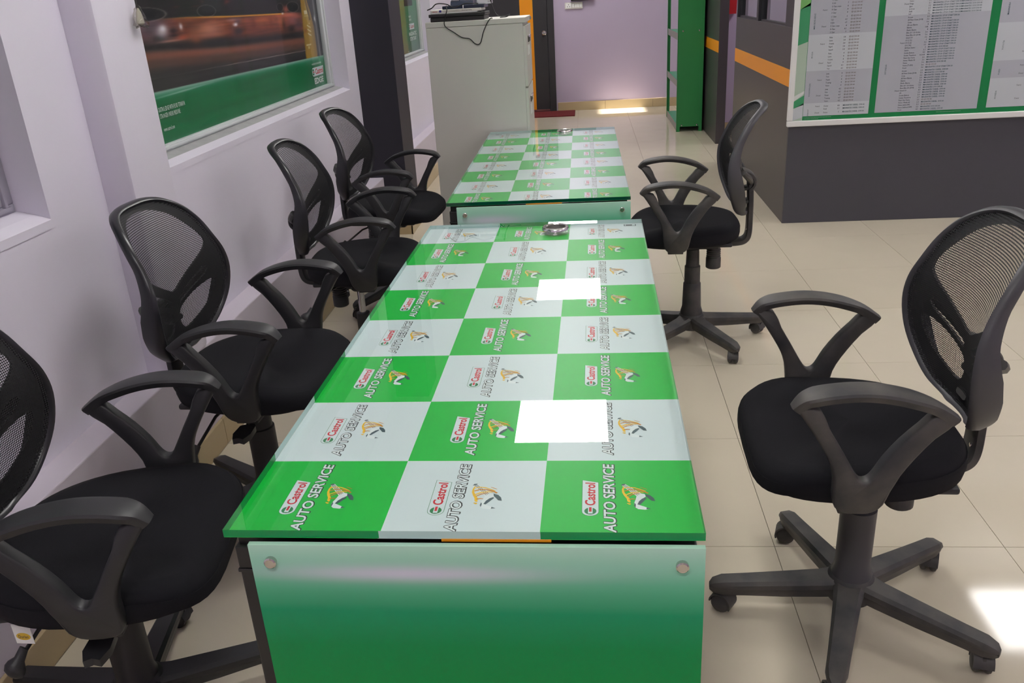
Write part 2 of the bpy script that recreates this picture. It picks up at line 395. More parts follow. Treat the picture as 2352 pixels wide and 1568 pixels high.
def race_colour(y, z):
    # motion-blurred night race printed on the sheet; y along the wall 0..1, z in metres above the sheet's foot
    n = noise.noise(Vector((y*5, z*40, 1)))*.5+.5; n2 = noise.noise(Vector((y*26, z*60, 5)))*.5+.5; n3 = noise.noise(Vector((y*9, z*110, 9)))*.5+.5
    ge = lerp_tab([(0, .187), (.12, .184), (.45, .178), (1, .164)], y)             # top edge of the green band
    gmix = max(0, min(1, (ge-z)/.0035+.5)); g = None
    if gmix > 0:
        g = mixc((0, 106, 60), (0, 124, 72), n)
        g = mixc(g, (198, 206, 208), gauss(ge-z, .009)*.95); g = mixc(g, (120, 176, 150), gauss(ge-z, .022)*.6)
        g = mixc(g, (196, 220, 204), gauss(z-(.160+.03*y), .0028)*max(0, 1-abs(y-.2)/.16)*.75)
        if y > .95: g = mixc(g, (70, 160, 118), gauss(y-.962, .008)*.8)
        g = mixc(g, (70, 120, 84), gauss(z, .03)*.35)
        if gmix >= 1: return g
    c = mixc((58, 56, 57), (44, 43, 43), n3)                                       # road
    c = mixc(c, (84, 80, 80), gauss(z-(.205+.004*y), .010)*.4*n2)
    zl = lerp_tab([(0, .232), (.284, .225), (.853, .211), (1, .206)], y)
    c = mixc(c, (178, 168, 164), gauss(z-zl, .0016)*min(1, max(.15, (y-.2)*4))*.85)
    zg = lerp_tab([(0, .308), (.134, .302), (.43, .277), (.83, .262), (1, .25)], y)
    c = mixc(c, (158, 92, 72), gauss(z-zg, .021)*(.72+.28*n))                      # glowing tarmac
    c = mixc(c, (118, 78, 66), gauss(z-zg+.03, .016)*.6)
    zs = zg+.030
    c = mixc(c, (36, 33, 34), gauss(z-zs, .011)*(.95 if y < .5 else .8))           # shadows under the cars
    zt = lerp_tab([(0, .424), (.264, .421), (.456, .412), (.739, .405), (1, .400)], y)   # belt line
    k = max(0, min(1, (z-zs-.004)/.030))*max(0, min(1, (zt-z+.004)/.008))*(.72+.28*n)
    red = mixc((104, 48, 36), (206, 102, 66), max(0, min(1, (n3*.5+n2*.3+n*.2-.25)*1.9))); red = mixc(red, (122, 84, 92), max(0, min(1, (.24-y)/.08))); red = mixc(red, (112, 50, 36), gauss(z-zs-.01, .02)*.5)
    c = mixc(c, red, k)
    B = ((.348, .055, .372, .026, (214, 138, 112), .9), (.345, .060, .350, .012, (176, 112, 96), .7), (.375, .085, .322, .012, (46, 42, 46), .9), (.287, .018, .345, .022, (166, 92, 60), .7), (.209, .016, .379, .010, (44, 30, 36), .95), (.207, .018, .363, .005, (40, 28, 32), .9),
         (.157, .020, .360, .012, (30, 29, 32), .95), (.135, .03, .395, .022, (84, 70, 80), .8), (.20, .045, .346, .004, (214, 150, 134), .75), (.235, .020, .352, .006, (205, 90, 54), .7), (.476, .024, .350, .016, (50, 44, 50), .9), (.482, .016, .392, .010, (96, 72, 86), .85), (.455, .03, .398, .006, (190, 150, 150), .6),
         (.607, .05, .385, .016, (222, 120, 70), .6), (.56, .012, .372, .03, (110, 44, 30), .6), (.66, .010, .370, .03, (130, 52, 36), .5), (.72, .02, .375, .03, (214, 122, 92), .7), (.74, .012, .350, .026, (74, 44, 40), .8), (.80, .045, .368, .030, (168, 102, 106), .9), (.785, .035, .330, .018, (44, 38, 42), .9), (.80, .05, .302, .008, (30, 28, 30), .9), (.84, .03, .345, .03, (84, 66, 78), .8), (.78, .06, .398, .012, (224, 124, 104), .8))
    for cy, cw, cz, chh, col, a in B: c = mixc(c, col, a*math.exp(-((y-cy)/cw)**2-((z-cz)/chh)**2))
    c = mixc(c, mixc((30, 29, 29), (46, 42, 40), n3), max(0, min(1, (z-zt-.003)/.006))*.97)
    for cy, cz, cw, chh in ((.349, .440, .036, .021), (.815, .434, .040, .024), (.12, .44, .07, .022), (.73, .436, .02, .018)):     # cabins and arches above the belt line
        rr = math.hypot((y-cy)/cw, (z-cz)/chh)
        c = mixc(c, (22, 22, 24), max(0, min(1, (1.05-rr)*6))*.9); c = mixc(c, (150, 138, 136), gauss(rr-1.06, .07)*.55)
    c = mixc(c, (206, 110, 92), .8*math.exp(-((y-.765)/.018)**2-((z-.424)/.018)**2))
    c = mixc(c, (196, 74, 48), max(0, n2-.55)*2.6*gauss(z-.472, .012)*(gauss(y-.24, .04)+gauss(y-.34, .05)+gauss(y-.44, .05)))
    c = mixc(c, (255, 176, 60), gauss(z-zt, .0030)*min(1, max(0, (y-.15)*4))*(1 if y < .72 else max(0, 1-(y-.72)*20)))
    for cy, cz, cw, chh, a in ((.174, .390, .013, .013, .95), (.168, .376, .02, .02, .5), (.238, .391, .006, .011, .9), (.467, .378, .011, .007, 1), (.740, .406, .007, .005, .9)):
        c = mixc(c, (246, 240, 248), a*math.exp(-((y-cy)/cw)**2-((z-cz)/chh)**2))
    # oil bottle by the far edge
    e0 = lerp_tab([(.18, .859), (.30, .866), (.466, .875)], z); e1 = lerp_tab([(.173, .950), (.33, .951), (.40, .940), (.455, .925), (.6, .90)], z)
    if e0 < y < e1 and z < .7:
        t = (y-e0)/(e1-e0); c = mixc((164, 124, 22), (182, 146, 62), t); c = mixc(c, (130, 100, 70), max(0, t-.65)*2); c = mixc(c, (120, 90, 20), gauss(t, .08)*.6)
        if t > .55 and z > .36: c = mixc(c, (70, 56, 52), max(0, 1-abs(t-.75)/.12)*.8)
        if abs(z-.402) < .010 and .28 < t < .62: c = mixc(c, (230, 222, 200), .8)
        if abs(z-.384) < .005 and .25 < t < .7: c = mixc(c, (214, 200, 160), .4)
        if abs(z-.312) < .035 and .38 < t < .68: c = mixc(c, (236, 234, 226), .9*gauss(math.sin((z-.312)*150+t*7), .45))
        c = mixc(c, (150, 70, 30), .7*gauss(z-.31, .012)*gauss(t-.2, .12))
        if abs(z-.236) < .004 and .15 < t < .55: c = mixc(c, (226, 216, 180), .8)
        if abs(z-.222) < .006 and .28 < t < .42: c = mixc(c, (226, 216, 180), .6)
    elif e1 <= y:
        c = mixc((52, 50, 54), (150, 148, 152), gauss(y-.972, .006)*.8); c = mixc(c, (235, 235, 238), gauss(y-.966, .006)*gauss(z-.365, .016)); c = mixc(c, (36, 36, 44), max(0, (y-.98)/.01))
    return mixc(c, g, gmix) if g else c
def green_colour(y, z):
    n = noise.noise(Vector((y*3, z*3, 2)))*.5+.5
    return mixc(mixc((20, 118, 70), (44, 130, 84), n), (84, 104, 94), max(0, 1-z/.2)*.8)  # grey reflection painted into the green towards the sheet's foot
def print_sheet(parent, name, fn, x, y0, y1, z0, z1, ny, nz, dense=None):
    vs = []; fs = []; cols = []; zz = [k/nz for k in range(nz+1)]
    if dense: zz = [dense*k/nz/(z1-z0) for k in range(nz)]+[(dense+(z1-z0-dense)*k/12)/(z1-z0) for k in range(13)]; nz = len(zz)-1
    for j in range(nz+1):
        for i in range(ny+1):
            a, b = i/ny, zz[j]; vs.append((x, y0+a*(y1-y0), z0+b*(z1-z0))); cols.append(fn(a, b*(z1-z0)))
    for j in range(nz):
        for i in range(ny):
            k = j*(ny+1)+i; fs.append((k, k+1, k+ny+2, k+ny+1))
    me = bpy.data.meshes.new(name); me.from_pydata(vs, [], fs); me.materials.append(MATS['poster'])
    at = me.color_attributes.new('Col', 'FLOAT_COLOR', 'POINT')
    for i, c in enumerate(cols): at.data[i].color = srgb(*c)
    return obj(name, me, parent)
def castrol_logo(mb, f, box, res=2):
    # box in the local frame of f (x along reading direction, y up)
    x0, y0, x1, y1 = box; h = y1-y0; r = h/2
    arc = [(x0+r*.9-r*.9*math.sin(a), y0+r-r*math.cos(a)) for a in [PI*k/10 for k in range(11)]]
    sl = h*.28
    g = lambda p, e: (p[0], p[1])
    def shape(e): return [(x0+r*.9-(r*.9+e)*math.sin(a), y0+r-(r+e)*math.cos(a)) for a in [PI*k/10 for k in range(11)]]+[(x1+e, y1+e), (x1-sl+e, y0-e)]
    e = h*.03
    mb.flat(shape(e), lambda p: f((p[0], p[1], .00004)), 'p_dkgreen'); mb.flat(shape(0), lambda p: f((p[0], p[1], .00012)), 'p_white')
    ex, ey, er = x0+r*.98, y0+r, h*.37
    mb.flat([(ex+er*math.cos(2*PI*k/20), ey+er*math.sin(2*PI*k/20)) for k in range(20)], lambda p: f((p[0], p[1], .0002)), 'p_dkgreen')
    bw = h*.14
    mb.flat([(ex-er*.72, ey-bw), (ex+er*1.05, ey-bw), (ex+er*1.05, ey+bw), (ex-er*.72, ey+bw)], lambda p: f((p[0], p[1], .00028)), 'p_white')
    mb.flat([(ex-er*.2, ey-bw*.55), (ex+er*1.1, ey-bw*.55), (ex+er*1.1, ey+bw*.55), (ex-er*.2, ey+bw*.55)], lambda p: f((p[0], p[1], .00036)), 'p_red')
    put_text(mb, 'Castrol', 'p_red', lambda p: f((p[0], p[1], .0002)), (x0+(x1-x0)*.275, y0+h*.18, x1-h*.28, y0+h*.84), .026, .08, res)
def wall_f(x): return lambda p: (x+(p[2] if len(p) > 2 else 0), p[0], p[1])
def race_pane(r, x, y0, y1, z0, z1):
    print_sheet(r, 'poster_or_view_sheet', race_colour, x, y0, y1, z0, z1, 380, 190, .52)
    t = MB(); f = wall_f(x+.0015)
    # lower left copy (starts behind the pilaster) and lower right logo
    put_line(t, 'NEW CASTROL EDGE WITH FLUID TITANIUM.', 'w_text', f, 1.232, z0+.116, .0150, .56, align='RIGHT')
    put_line(t, 'STRONGER UNDER PRESSURE.', 'w_text', f, 1.182, z0+.093, .0150, .56, align='RIGHT')
    put_line(t, 'www.castrol.com', 'w_text', f, 1.112, z0+.047, .0140, .60, align='RIGHT')
    put_line(t, "IT'S MORE THAN JUST OIL. IT'S LIQUID ENGINEERING.", 'w_text', f, 3.03, z0+.126, .0085, .62, align='RIGHT')
    castrol_logo(t, f, (2.835, z0+.066, 3.055, z0+.112), 2)
    put_text(t, 'EDGE', 'w_text', f, (2.86, z0+.024, 3.03, z0+.056), .03)
    t.build('poster_lettering', r, 0, False)
def green_pane(r, x, y0, y1, z0, z1):
    print_sheet(r, 'poster_or_view_sheet', green_colour, x, y0, y1, z0, z1, 30, 24)
    t = MB(); f = wall_f(x+.0015)
    put_line(t, 'ENGINE', 'w_text', f, 5.73, z0+.285, .016, 1.2); put_line(t, 'OIL RANGE', 'w_text', f, 5.73, z0+.260, .016, .9)
    castrol_logo(t, f, (5.70, z0+.188, 5.95, z0+.236), 1)
    put_text(t, 'MAGNATEC', 'w_text', f, (5.68, z0+.136, 6.03, z0+.168), .02); put_text(t, 'STOP START', 'w_text', f, (5.70, z0+.096, 6.0, z0+.126), .02)
    put_line(t, 'castrol.com', 'w_text', f, 5.56, z0+.012, .012, .9)
    t.box((x, 5.60, z0+.38), (x+.002, 5.95, z0+.46), 'p_black')
    t.build('poster_lettering', r, 0, False)
def teal_pane(r, x, y0, y1, z0, z1):
    print_sheet(r, 'poster_or_view_sheet', lambda y, z: mixc((150, 170, 168), (28, 92, 74), min(1, z/.10)), x, y0, y1, z0, z1, 20, 40)  # no poster here: teal outdoor view with bright foot, painted on a sheet
    MB().box((x+.004, y0, z0), (x+.008, y1, z1), 'pane_glass').build('pane', r, 0)
window(1, W1, 'recessed window with grey frame and plain glass', teal_pane, frame='frame_grey')
window(2, W2, 'recessed window filled with a race car oil poster', race_pane)
window(3, W3, 'recessed window with a plain green oil poster beyond the dark pillar', green_pane)
for wn in ('window_2', 'window_3'):
    r = bpy.data.objects[wn]; yy = W2 if wn == 'window_2' else W3; xf = XW-.09
    MB().box((xf-.017, yy[0]+.07, ZS+.045), (xf-.013, yy[1]-.07, ZT-.055), 'film').build('pane', r, 0)
# ---- dark pillar with its tile skirting
p = MB().box((XW-.1, 3.385, 0), (-1.662, 3.715, CEIL), 'pillar', .003).build('wall_pillar', smooth=0); struct(p, 'dark charcoal clad pillar standing against the lilac wall')
MB().box((-1.80, 3.372, 0), (-1.650, 3.384, .085), 'skirting', .0015).build('skirting_tile', p, 0)
MB().box((-1.661, 3.372, 0), (-1.649, 3.73, .085), 'skirting', .0015).build('skirting_tile', p, 0)
# ---- back wall, door, other room surfaces
b = MB().box((-2.3, YB, 0), (XR, YB+.15, CEIL), 'lilac').build('wall_back', smooth=0); struct(b, 'lilac wall at the far end of the room')
o = MB().box((-.86, YB-.004, 0), (XR, YB, .09), 'grout').build('baseboard_back'); struct(o, 'beige skirting tiles along the far lilac wall')
sk2 = MB().box((-.2985, -.012, 0), (.2985, 0, .105), 'skirting', .0015).mesh('skirting_tile', 0)
for k in range(7): obj('skirting_tile', sk2, o, (-.86+.3+k*.6, YB, 0))
o = MB().box((-2.3, YF-.15, 0), (XR, YF, CEIL), 'lilac').build('wall_front', smooth=0); struct(o, 'plain lilac end wall opposite the black door')
ta = math.tan(math.radians(22)); sz0, sz1 = (XR-.22)*ta, (XR+.33)*ta+.06  # slot added in the unseen wall to shape the sun patch on the floor
o = MB().box((XR, YF, 0), (XR+.15, 8.66, CEIL), 'lilac').box((XR, 8.66, 0), (XR+.15, YB, sz0), 'lilac').box((XR, 8.66, sz1), (XR+.15, YB, CEIL), 'lilac').build('wall_right', smooth=0); struct(o, 'lilac wall on the far side of the cubicle')
o = MB().box((-2.3, YF, CEIL), (XR+.15, YB+.15, CEIL+.1), 'ceiling').build('ceiling', smooth=0); struct(o, 'white false ceiling with square light panels')
d = MB().box((-.955, YB-.05, 0), (-.875, YB, 2.12), 'door_black', .003).box((-1.92, YB-.05, 0), (-1.84, YB, 2.12), 'door_black', .003).box((-1.84, YB-.05, 2.04), (-.955, YB, 2.12), 'door_black', .003)
d = d.build('door_1', smooth=0); struct(d, 'black door with a vertical orange stripe in the far wall')
lf = MB().box((-1.84, YB-.035, .01), (-.957, YB-.002, 2.04), 'door_black', .002).build('door_leaf', d, 0)
MB().box((-1.29, YB-.0365, .012), (-1.13, YB-.034, 2.04), 'orange').build('stripe', lf, 0)
MB().box((-1.84, YB-.04, .012), (-.957, YB-.03, .035), 'steel').build('kick_strip', lf, 0)
MB().lathe([(.001, 0), (.022, 0), (.024, .006), (.012, .012), (.012, .03), (.026, .04), (.03, .055), (.02, .066), (.001, .068)], 'steel', 16, lambda v: Vector((-1.0+v.x, YB-.035-v.z, .953+v.y))).build('door_knob', lf)
# ---- partitions
def stripe_panel(n, x0, x1, y0, y1, z1, label, holes=()):
    m = MB()
    zb = 1.157
    m.box((x0, y0, 0), (x1, y1, zb if holes else z1), 'partition', .002)
    if holes:
        ys = [y0]+[q for h in holes for q in h]+[y1]
        for i in range(0, len(ys), 2): m.box((x0, ys[i], zb), (x1, ys[i+1], z1), 'partition_edge', .002)
        m.box((x0, y0, 2.1), (x1, y1, z1), 'partition_edge')
    o = m.build(n, smooth=0); struct(o, label)
    MB().box((x0-.0015, y0+.001, .822), (x0+.001, y1-.001, .922), 'orange').build('stripe', o, 0)
    for h in holes:
        MB().box((x0+.03, h[0], zb), (x0+.036, h[1], 2.1), 'pane_glass').build('pane', o, 0)
        for a, bq in (((x0+.018, h[0], zb), (x0+.048, h[0]+.018, 2.1)), ((x0+.018, h[1]-.018, zb), (x0+.048, h[1], 2.1)), ((x0+.018, h[0], zb), (x0+.048, h[1], zb+.012))):
            MB().box(a, bq, 'partition_edge').build('glazing_bead', o, 0)
    return o
stripe_panel('wall_partition_side', .72, .80, 3.345, 5.37, CEIL, 'charcoal cubicle partition with orange stripe and two glazed openings', ((3.60, 4.47), (4.535, 5.33)))
o = MB().box((.721, 3.335, 0), (XR, 3.42, CEIL), 'partition_front', .002).build('wall_partition_front', smooth=0); struct(o, 'dark cubicle partition carrying the printed chart board')
stripe_panel('wall_partition_far', .717, .80, 6.26, 8.5, CEIL, 'narrow charcoal partition end with orange stripe beyond the doorway gap')
o = MB().box((.80, 6.90, 0), (XR, 7.0, CEIL), 'lilac').build('wall_passage', smooth=0); struct(o, 'lilac wall seen through the gap between the partitions')
MB().box((.80, 6.888, 0), (XR, 6.90, .10), 'skirting').build('skirting_tile', o, 0)
o = MB().box((.80, 5.40, 0), (XR, 5.48, CEIL), 'lilac').build('wall_cubicle', smooth=0); struct(o, 'lilac inner wall of the glazed cubicle')

# ---- ceiling light panels
lm = MB().box((-.2975, -.2975, -.004), (.2975, .2975, 0), 'light_panel').mesh('diffuser', 0)
fm = MB()
for a, bq in (((-.305, -.305, -.012), (.305, -.297, .0)), ((-.305, .297, -.012), (.305, .305, 0)), ((-.305, -.297, -.012), (-.297, .297, 0)), ((.297, -.297, -.012), (.305, .297, 0))): fm.box(a, bq, 'white_frame')
fm = fm.mesh('frame', 0)
for x, y, wh in [(-.695, -2.34, 'near the end wall in line with the tables'), (-.695, .32, 'above the joint of the two tables'), (-.695, 2.98, 'above the filing cabinet, mirrored largest in the tabletop'), (-.695, 5.62, 'beyond the pillar, mirrored mid-way along the tabletop'), (-.695, 8.30, 'near the black door, mirrored by the cable hole'),
                 (2.48, -2.34, 'near the front corner away from the windows'), (2.48, .32, 'above the open tiled floor'), (2.48, 2.90, 'in front of the chart board, mirrored in the floor'), (1.9, 4.4, 'added unseen inside the glazed cubicle'), (2.0, 6.2, 'added unseen above the doorway passage'), (2.0, 8.0, 'added unseen behind the passage wall')]:  # the three beyond the partitions are unseen panels added for lighting
    e = empty('ceiling_light', (x, y, CEIL-.0005), 0, 'square white ceiling light panel '+wh, 'ceiling light', 'square light panels in the ceiling')
    obj('diffuser', lm, e); obj('frame', fm, e)

# ================================================================== TABLES
CA, CB = .2228, .2095
def cell_mesh(green):
    mb = MB(); L, Wd = CB, CA
    # local frame: u across (+X), w along (+Y); reading direction is +Y and letter tops face -X
    base = 'p_green' if green else 'p_white'
    mb.add([(0, 0, 0), (Wd, 0, 0), (Wd, L, 0), (0, L, 0)], [(0, 1, 2, 3)], base)
    f = lambda p: (Wd/2-p[1], p[0], (p[2] if len(p) > 2 else .0001))     # p: (along, up from cell centre line)
    U = lambda u: Wd/2-u*Wd
    castrol_logo(mb, f, (.274*L, U(.363), .722*L, U(.258)), 3)
    bx = (.085*L, U(.469), .944*L, U(.397)); ref, _ = text_geo('AUTO SERVICE', .0, .12, 3)
    k = .0011
    for dx, dy, zz in ((0, 0, .00014), (.0007, -.0009, .0001)):
        put_text(mb, 'AUTO SERVICE', 'p_black', lambda p: f((p[0]+dx, p[1]+dy, zz)), bx, .055, .12, 3, ref)
    put_text(mb, 'AUTO SERVICE', 'p_silver', lambda p: f((p[0], p[1], .00022)), bx, (.022 if green else .012), .12, 3, ref)
    g = lambda p, z=.0001: (p[0]*Wd, p[1]*L, z)
    def poly(pts, mt, z): mb.flat(pts, lambda p: g(p, z), mt)
    poly([(.518, .652), (.542, .672), (.645, .548), (.612, .515)], 'p_silver', .00012)
    for t in (.25, .5, .75):
        mb.stroke([(.518+.024*t, .652+.02*t), (.612+.033*t, .515+.033*t)], .004, lambda p: g(p, .00018), 'p_slate')
    poly([(.514, .648), (.522, .670), (.546, .675), (.537, .657)], 'p_slate', .0002)
    poly([(.612, .515), (.645, .548), (.668, .541), (.676, .515), (.643, .475), (.605, .475)], 'p_silver', .0002)
    poly([(.605, .475), (.643, .475), (.624, .432), (.594, .432)], 'p_silver', .0002)
    poly([(.594, .432), (.624, .432), (.620, .408), (.612, .36), (.600, .372), (.591, .395)], 'p_silver', .0002)
    poly([(.620, .408), (.696, .360), (.660, .346), (.612, .355)], 'p_silver', .0002)
    poly([(.668, .497), (.677, .487), (.650, .44), (.628, .405), (.613, .410), (.625, .45), (.646, .482)], 'p_slate', .00028)
    poly([(.591, .395), (.600, .372), (.603, .41), (.596, .432)], 'p_slate', .00028)
    poly([(.670, .375), (.698, .359), (.668, .352)], 'p_slate', .00028)
    poly([(.666, .543), (.700, .526), (.722, .492), (.730, .452), (.706, .457), (.686, .490), (.672, .510)], 'p_slate', .00024)
    poly([(.676, .532), (.700, .520), (.714, .492), (.700, .487)], 'p_silver', .0003) if False else None
    zz = .00034
    for pts, wd, mt in (
        ([(.532, .640), (.525, .600), (.527, .560), (.540, .520), (.556, .485), (.560, .450), (.566, .436)], [.006, .012, .016, .018, .020, .020, .010], 'p_gold'),
        ([(.530, .610), (.560, .628), (.600, .622), (.640, .600), (.675, .578)], [.008, .010, .010, .009, .006], 'p_gold'),
        ([(.534, .575), (.570, .596), (.620, .592), (.660, .575), (.690, .550)], [.009, .012, .012, .012, .014], 'p_amber'),
        ([(.545, .530), (.580, .556), (.625, .566), (.660, .560)], [.010, .013, .011, .008], 'p_gold'),
        ([(.553, .505), (.585, .535), (.630, .550)], [.008, .010, .006], 'p_amber'),
        ([(.560, .470), (.585, .478), (.605, .474)], [.012, .010, .006], 'p_amber'),
        ([(.640, .628), (.665, .612), (.685, .600)], [.004, .006, .004], 'p_amber')):
        mb.stroke(pts, wd, lambda p: g(p, zz), mt); zz += .00002
    for cx, cy, rr in ((.563, .415, .009), (.552, .421, .006)): poly([(cx+rr*math.cos(k*PI/4), cy+rr*math.sin(k*PI/4)) for k in range(8)], 'p_gold', zz)
    return mb.mesh('printed_square', 0)
cell_g, cell_w = cell_mesh(True), cell_mesh(False)
def table(name, loc, rz, label, endmat, code):
    # local origin: near left corner of the glass, on the floor
    Wd, L, zt = 3*CA-.004, 8*CB-.048, .772
    t = empty(name, loc, rz, label, 'table')
    top = MB().box((.012, .015, zt-.034), (Wd-.012, L-.015, zt-.0128), 'board_black', .001).build('top_board', t, 0)
    g = MB()
    g.add([(0, 0, zt), (Wd, 0, zt), (Wd, L, zt), (0, L, zt)], [(0, 1, 2, 3)], 'table_glass')
    e = .0008
    z0 = zt-.012
    for i in range(3):
        x0, x1 = i*CA, min((i+1)*CA, Wd)
        mt = ('edge_green' if i % 2 == 0 else 'edge_pale') if code == 'a' else 'edge_dark'  # print refracted in the glass edge, painted as face colours
        g.add([(x0, 0, z0), (x1, 0, z0), (x1, 0, zt), (x0, 0, zt)], [(0, 1, 2, 3)], mt)
        mt2 = 'edge_pale' if i % 2 == 0 else 'edge_green'
        g.add([(x0, L, z0), (x1, L, z0), (x1, L, zt), (x0, L, zt)], [(3, 2, 1, 0)], mt2)
    for j in range(8):
        y0, y1 = j*CB, min((j+1)*CB, L)
        mt = 'edge_green' if j % 2 == 0 else 'edge_pale'
        g.add([(0, y0, z0), (0, y1, z0), (0, y1, zt), (0, y0, zt)], [(3, 2, 1, 0)], mt); g.add([(Wd, y0, z0), (Wd, y1, z0), (Wd, y1, zt), (Wd, y0, zt)], [(0, 1, 2, 3)], 'edge_dark')
    gl = g.build('glass_top', t, 0, False)
    for r in range(8):
        for c in range(3):
            q = obj('printed_square', cell_g if (r+c) % 2 == 0 else cell_w, gl, (c*CA-.002 if c else -.0, r*CB-(.004 if r else 0), zt-.0124))
            if c == 2: q.scale.x = (Wd-2*CA+.002)/CA
            if c == 0: q.scale.x = (CA-.002)/CA
            if r == 7: q.scale.y = (L-(7*CB-.004))/CB
            if r == 0: q.scale.y = (CB-.004)/CB
    # cable grommet
    gx, gy = (.402, L-.085)
    gm = MB().lathe([(.0295, -.001), (.0295, .006), (.0315, .0085), (.0345, .0095), (.0385, .0080), (.0405, .0050), (.041, .0002)], 'ring_chrome', 32, lambda v: Vector((gx+v.x, gy+v.y, zt+v.z)), cap=False).build('cable_grommet', t)
    MB().lathe([(.0294, .0004), (.0294, .0010)], 'hole_shade', 24, lambda v: Vector((gx+v.x, gy+v.y, zt+v.z))).build('grommet_shade_disc', gm)  # flat dark disc on the glass, painted shade of the cable hole
    # steel frame
    for x in (.008, Wd-.008-.04):
        for y in (.009, L-.049):
            lg = MB().box((x, y, .012), (x+.04, y+.04, zt-.072), 'black_metal', .003)
            lg.box((x-.002, y-.002, zt-.078), (x+.042, y+.042, zt-.0725), 'black_metal', .001).box((x-.003, y-.003, .392), (x+.043, y+.043, .402), 'black_metal', .001)
            q = lg.build('leg', t, 0)
            MB().lathe([(.02, 0), (.02, .008), (.012, .012)], 'rubber', 12, lambda v: Vector((x+.02+v.x, y+.02+v.y, v.z))).build('foot', q)
    fr = MB()
    for a, bq in (((.008, .008, zt-.072), (Wd-.008, .06, zt-.0345)), ((.008, L-.06, zt-.072), (Wd-.008, L-.008, zt-.0345)), ((.008, .06, zt-.072), (.048, L-.06, zt-.0345)), ((Wd-.048, .06, zt-.072), (Wd-.008, L-.06, zt-.0345))): fr.box(a, bq, 'black_metal', .002)
    fr.build('top_frame', t, 0)
    for y in (.03, L-.05): MB().box((.058, y, .36), (Wd-.058, y+.02, .392), 'black_metal', .002).build('stretcher', t, 0)
    # printed end panels on steel studs
    for yy, s in ((-.008, 1), (L+.008, -1)):
        pb = MB(); x0, x1, z0p, z1p = .038, Wd-.001, .10, zt-.016; ya, yb = yy-.004*s, yy+.004*s
        pb.add([(x0, ya, z0p), (x1, ya, z0p), (x1, ya, z1p), (x0, ya, z1p), (x0, yb, z0p), (x1, yb, z0p), (x1, yb, z1p), (x0, yb, z1p)],
               [(0, 1, 2, 3), (5, 4, 7, 6), (4, 0, 3, 7), (1, 5, 6, 2), (3, 2, 6, 7), (4, 5, 1, 0)], endmat)
        pb.uv = [((p[0]-x0)/(x1-x0), z1p-p[2]) for p in pb.v]
        ep = pb.build('end_panel', t, 0)
        for sx in (x0+.030, x1-.030):
            for sz in (z1p-.027, z0p+.05):
                MB().lathe([(.006, -.016), (.006, 0), (.0085, 0), (.0088, .006), (.007, .0075), (.001, .0075)], 'steel', 16, lambda v: Vector((sx+v.x, ya-v.z*s, sz+v.y))).build('stud', ep)
    # small maker's sticker printed on the glass
    st = MB()
    if code == 'a': a, c = (Wd-.055, L-.034), (Wd-.018, L-.014)
    else: a, c = (.03, L-.034), (.06, L-.016)
    st.box((a[0], a[1], zt-.0119), (c[0], c[1], zt-.0117), 'p_slate'); st.box((a[0]+.003, a[1]+.003, zt-.0118), (c[0]-.003, c[1]-.003, zt-.0116), 'p_white')
    st.box((a[0]+.006, a[1]+.005, zt-.0117), (c[0]-.012, c[1]-.005, zt-.0115), 'p_black')
    st.build('sticker', gl, 0)
    # orange lipping strip under the glass
    MB().box((.31 if code == 'a' else .29, -.0015, zt-.0155), (.46 if code == 'a' else .42, .014, zt-.0122), 'orange').build('edge_strip', t, 0)
    return t
table('glass_top_table', (-1.007, -1.010, 0), -.0096, 'long table whose green checkered glass top mirrors two ceiling lights', 'end_print_a', 'a')
table('glass_top_table', (-1.004, 1.016, -.023), .004, 'long green checkered glass top table beside the grey filing cabinet', 'end_print_b', 'b')

# ================================================================== CHAIRS  (local: +Y forward, +X right)
CENP = catmull([(.50, -.195), (.543, -.190), (.60, -.182), (.66, -.175), (.72, -.168), (.78, -.165), (.83, -.172), (.88, -.190), (.92, -.213), (.95, -.235), (.965, -.246), (1.0, -.275)], 5)
RIMP = catmull([(.50, -.20), (.543, -.184), (.57, -.157), (.612, -.138), (.664, -.122), (.725, -.114), (.78, -.118), (.83, -.135), (.88, -.160), (.922, -.190), (.95, -.222), (.965, -.245), (1.0, -.275)], 5)
half = [(0, .964), (.064, .962), (.115, .950), (.152, .922), (.176, .880), (.188, .830), (.202, .780), (.208, .725), (.196, .664), (.165, .612), (.120, .572), (.070, .550), (0, .543)]
HW = sorted([(z, x) for x, z in catmull(half, 5)])
def back_pt(lat, z, off=0.0):
    hw = max(.05, lerp_tab(HW, z)); c = lerp_tab(CENP, z); t = min(1.1, abs(lat)/hw)
    return Vector((lat, c+(lerp_tab(RIMP, z)-c)*t*t-off, z))
outline = catmull(half+[(-x, z) for x, z in half[-2:0:-1]], 4, True)
BC = (0, .765)
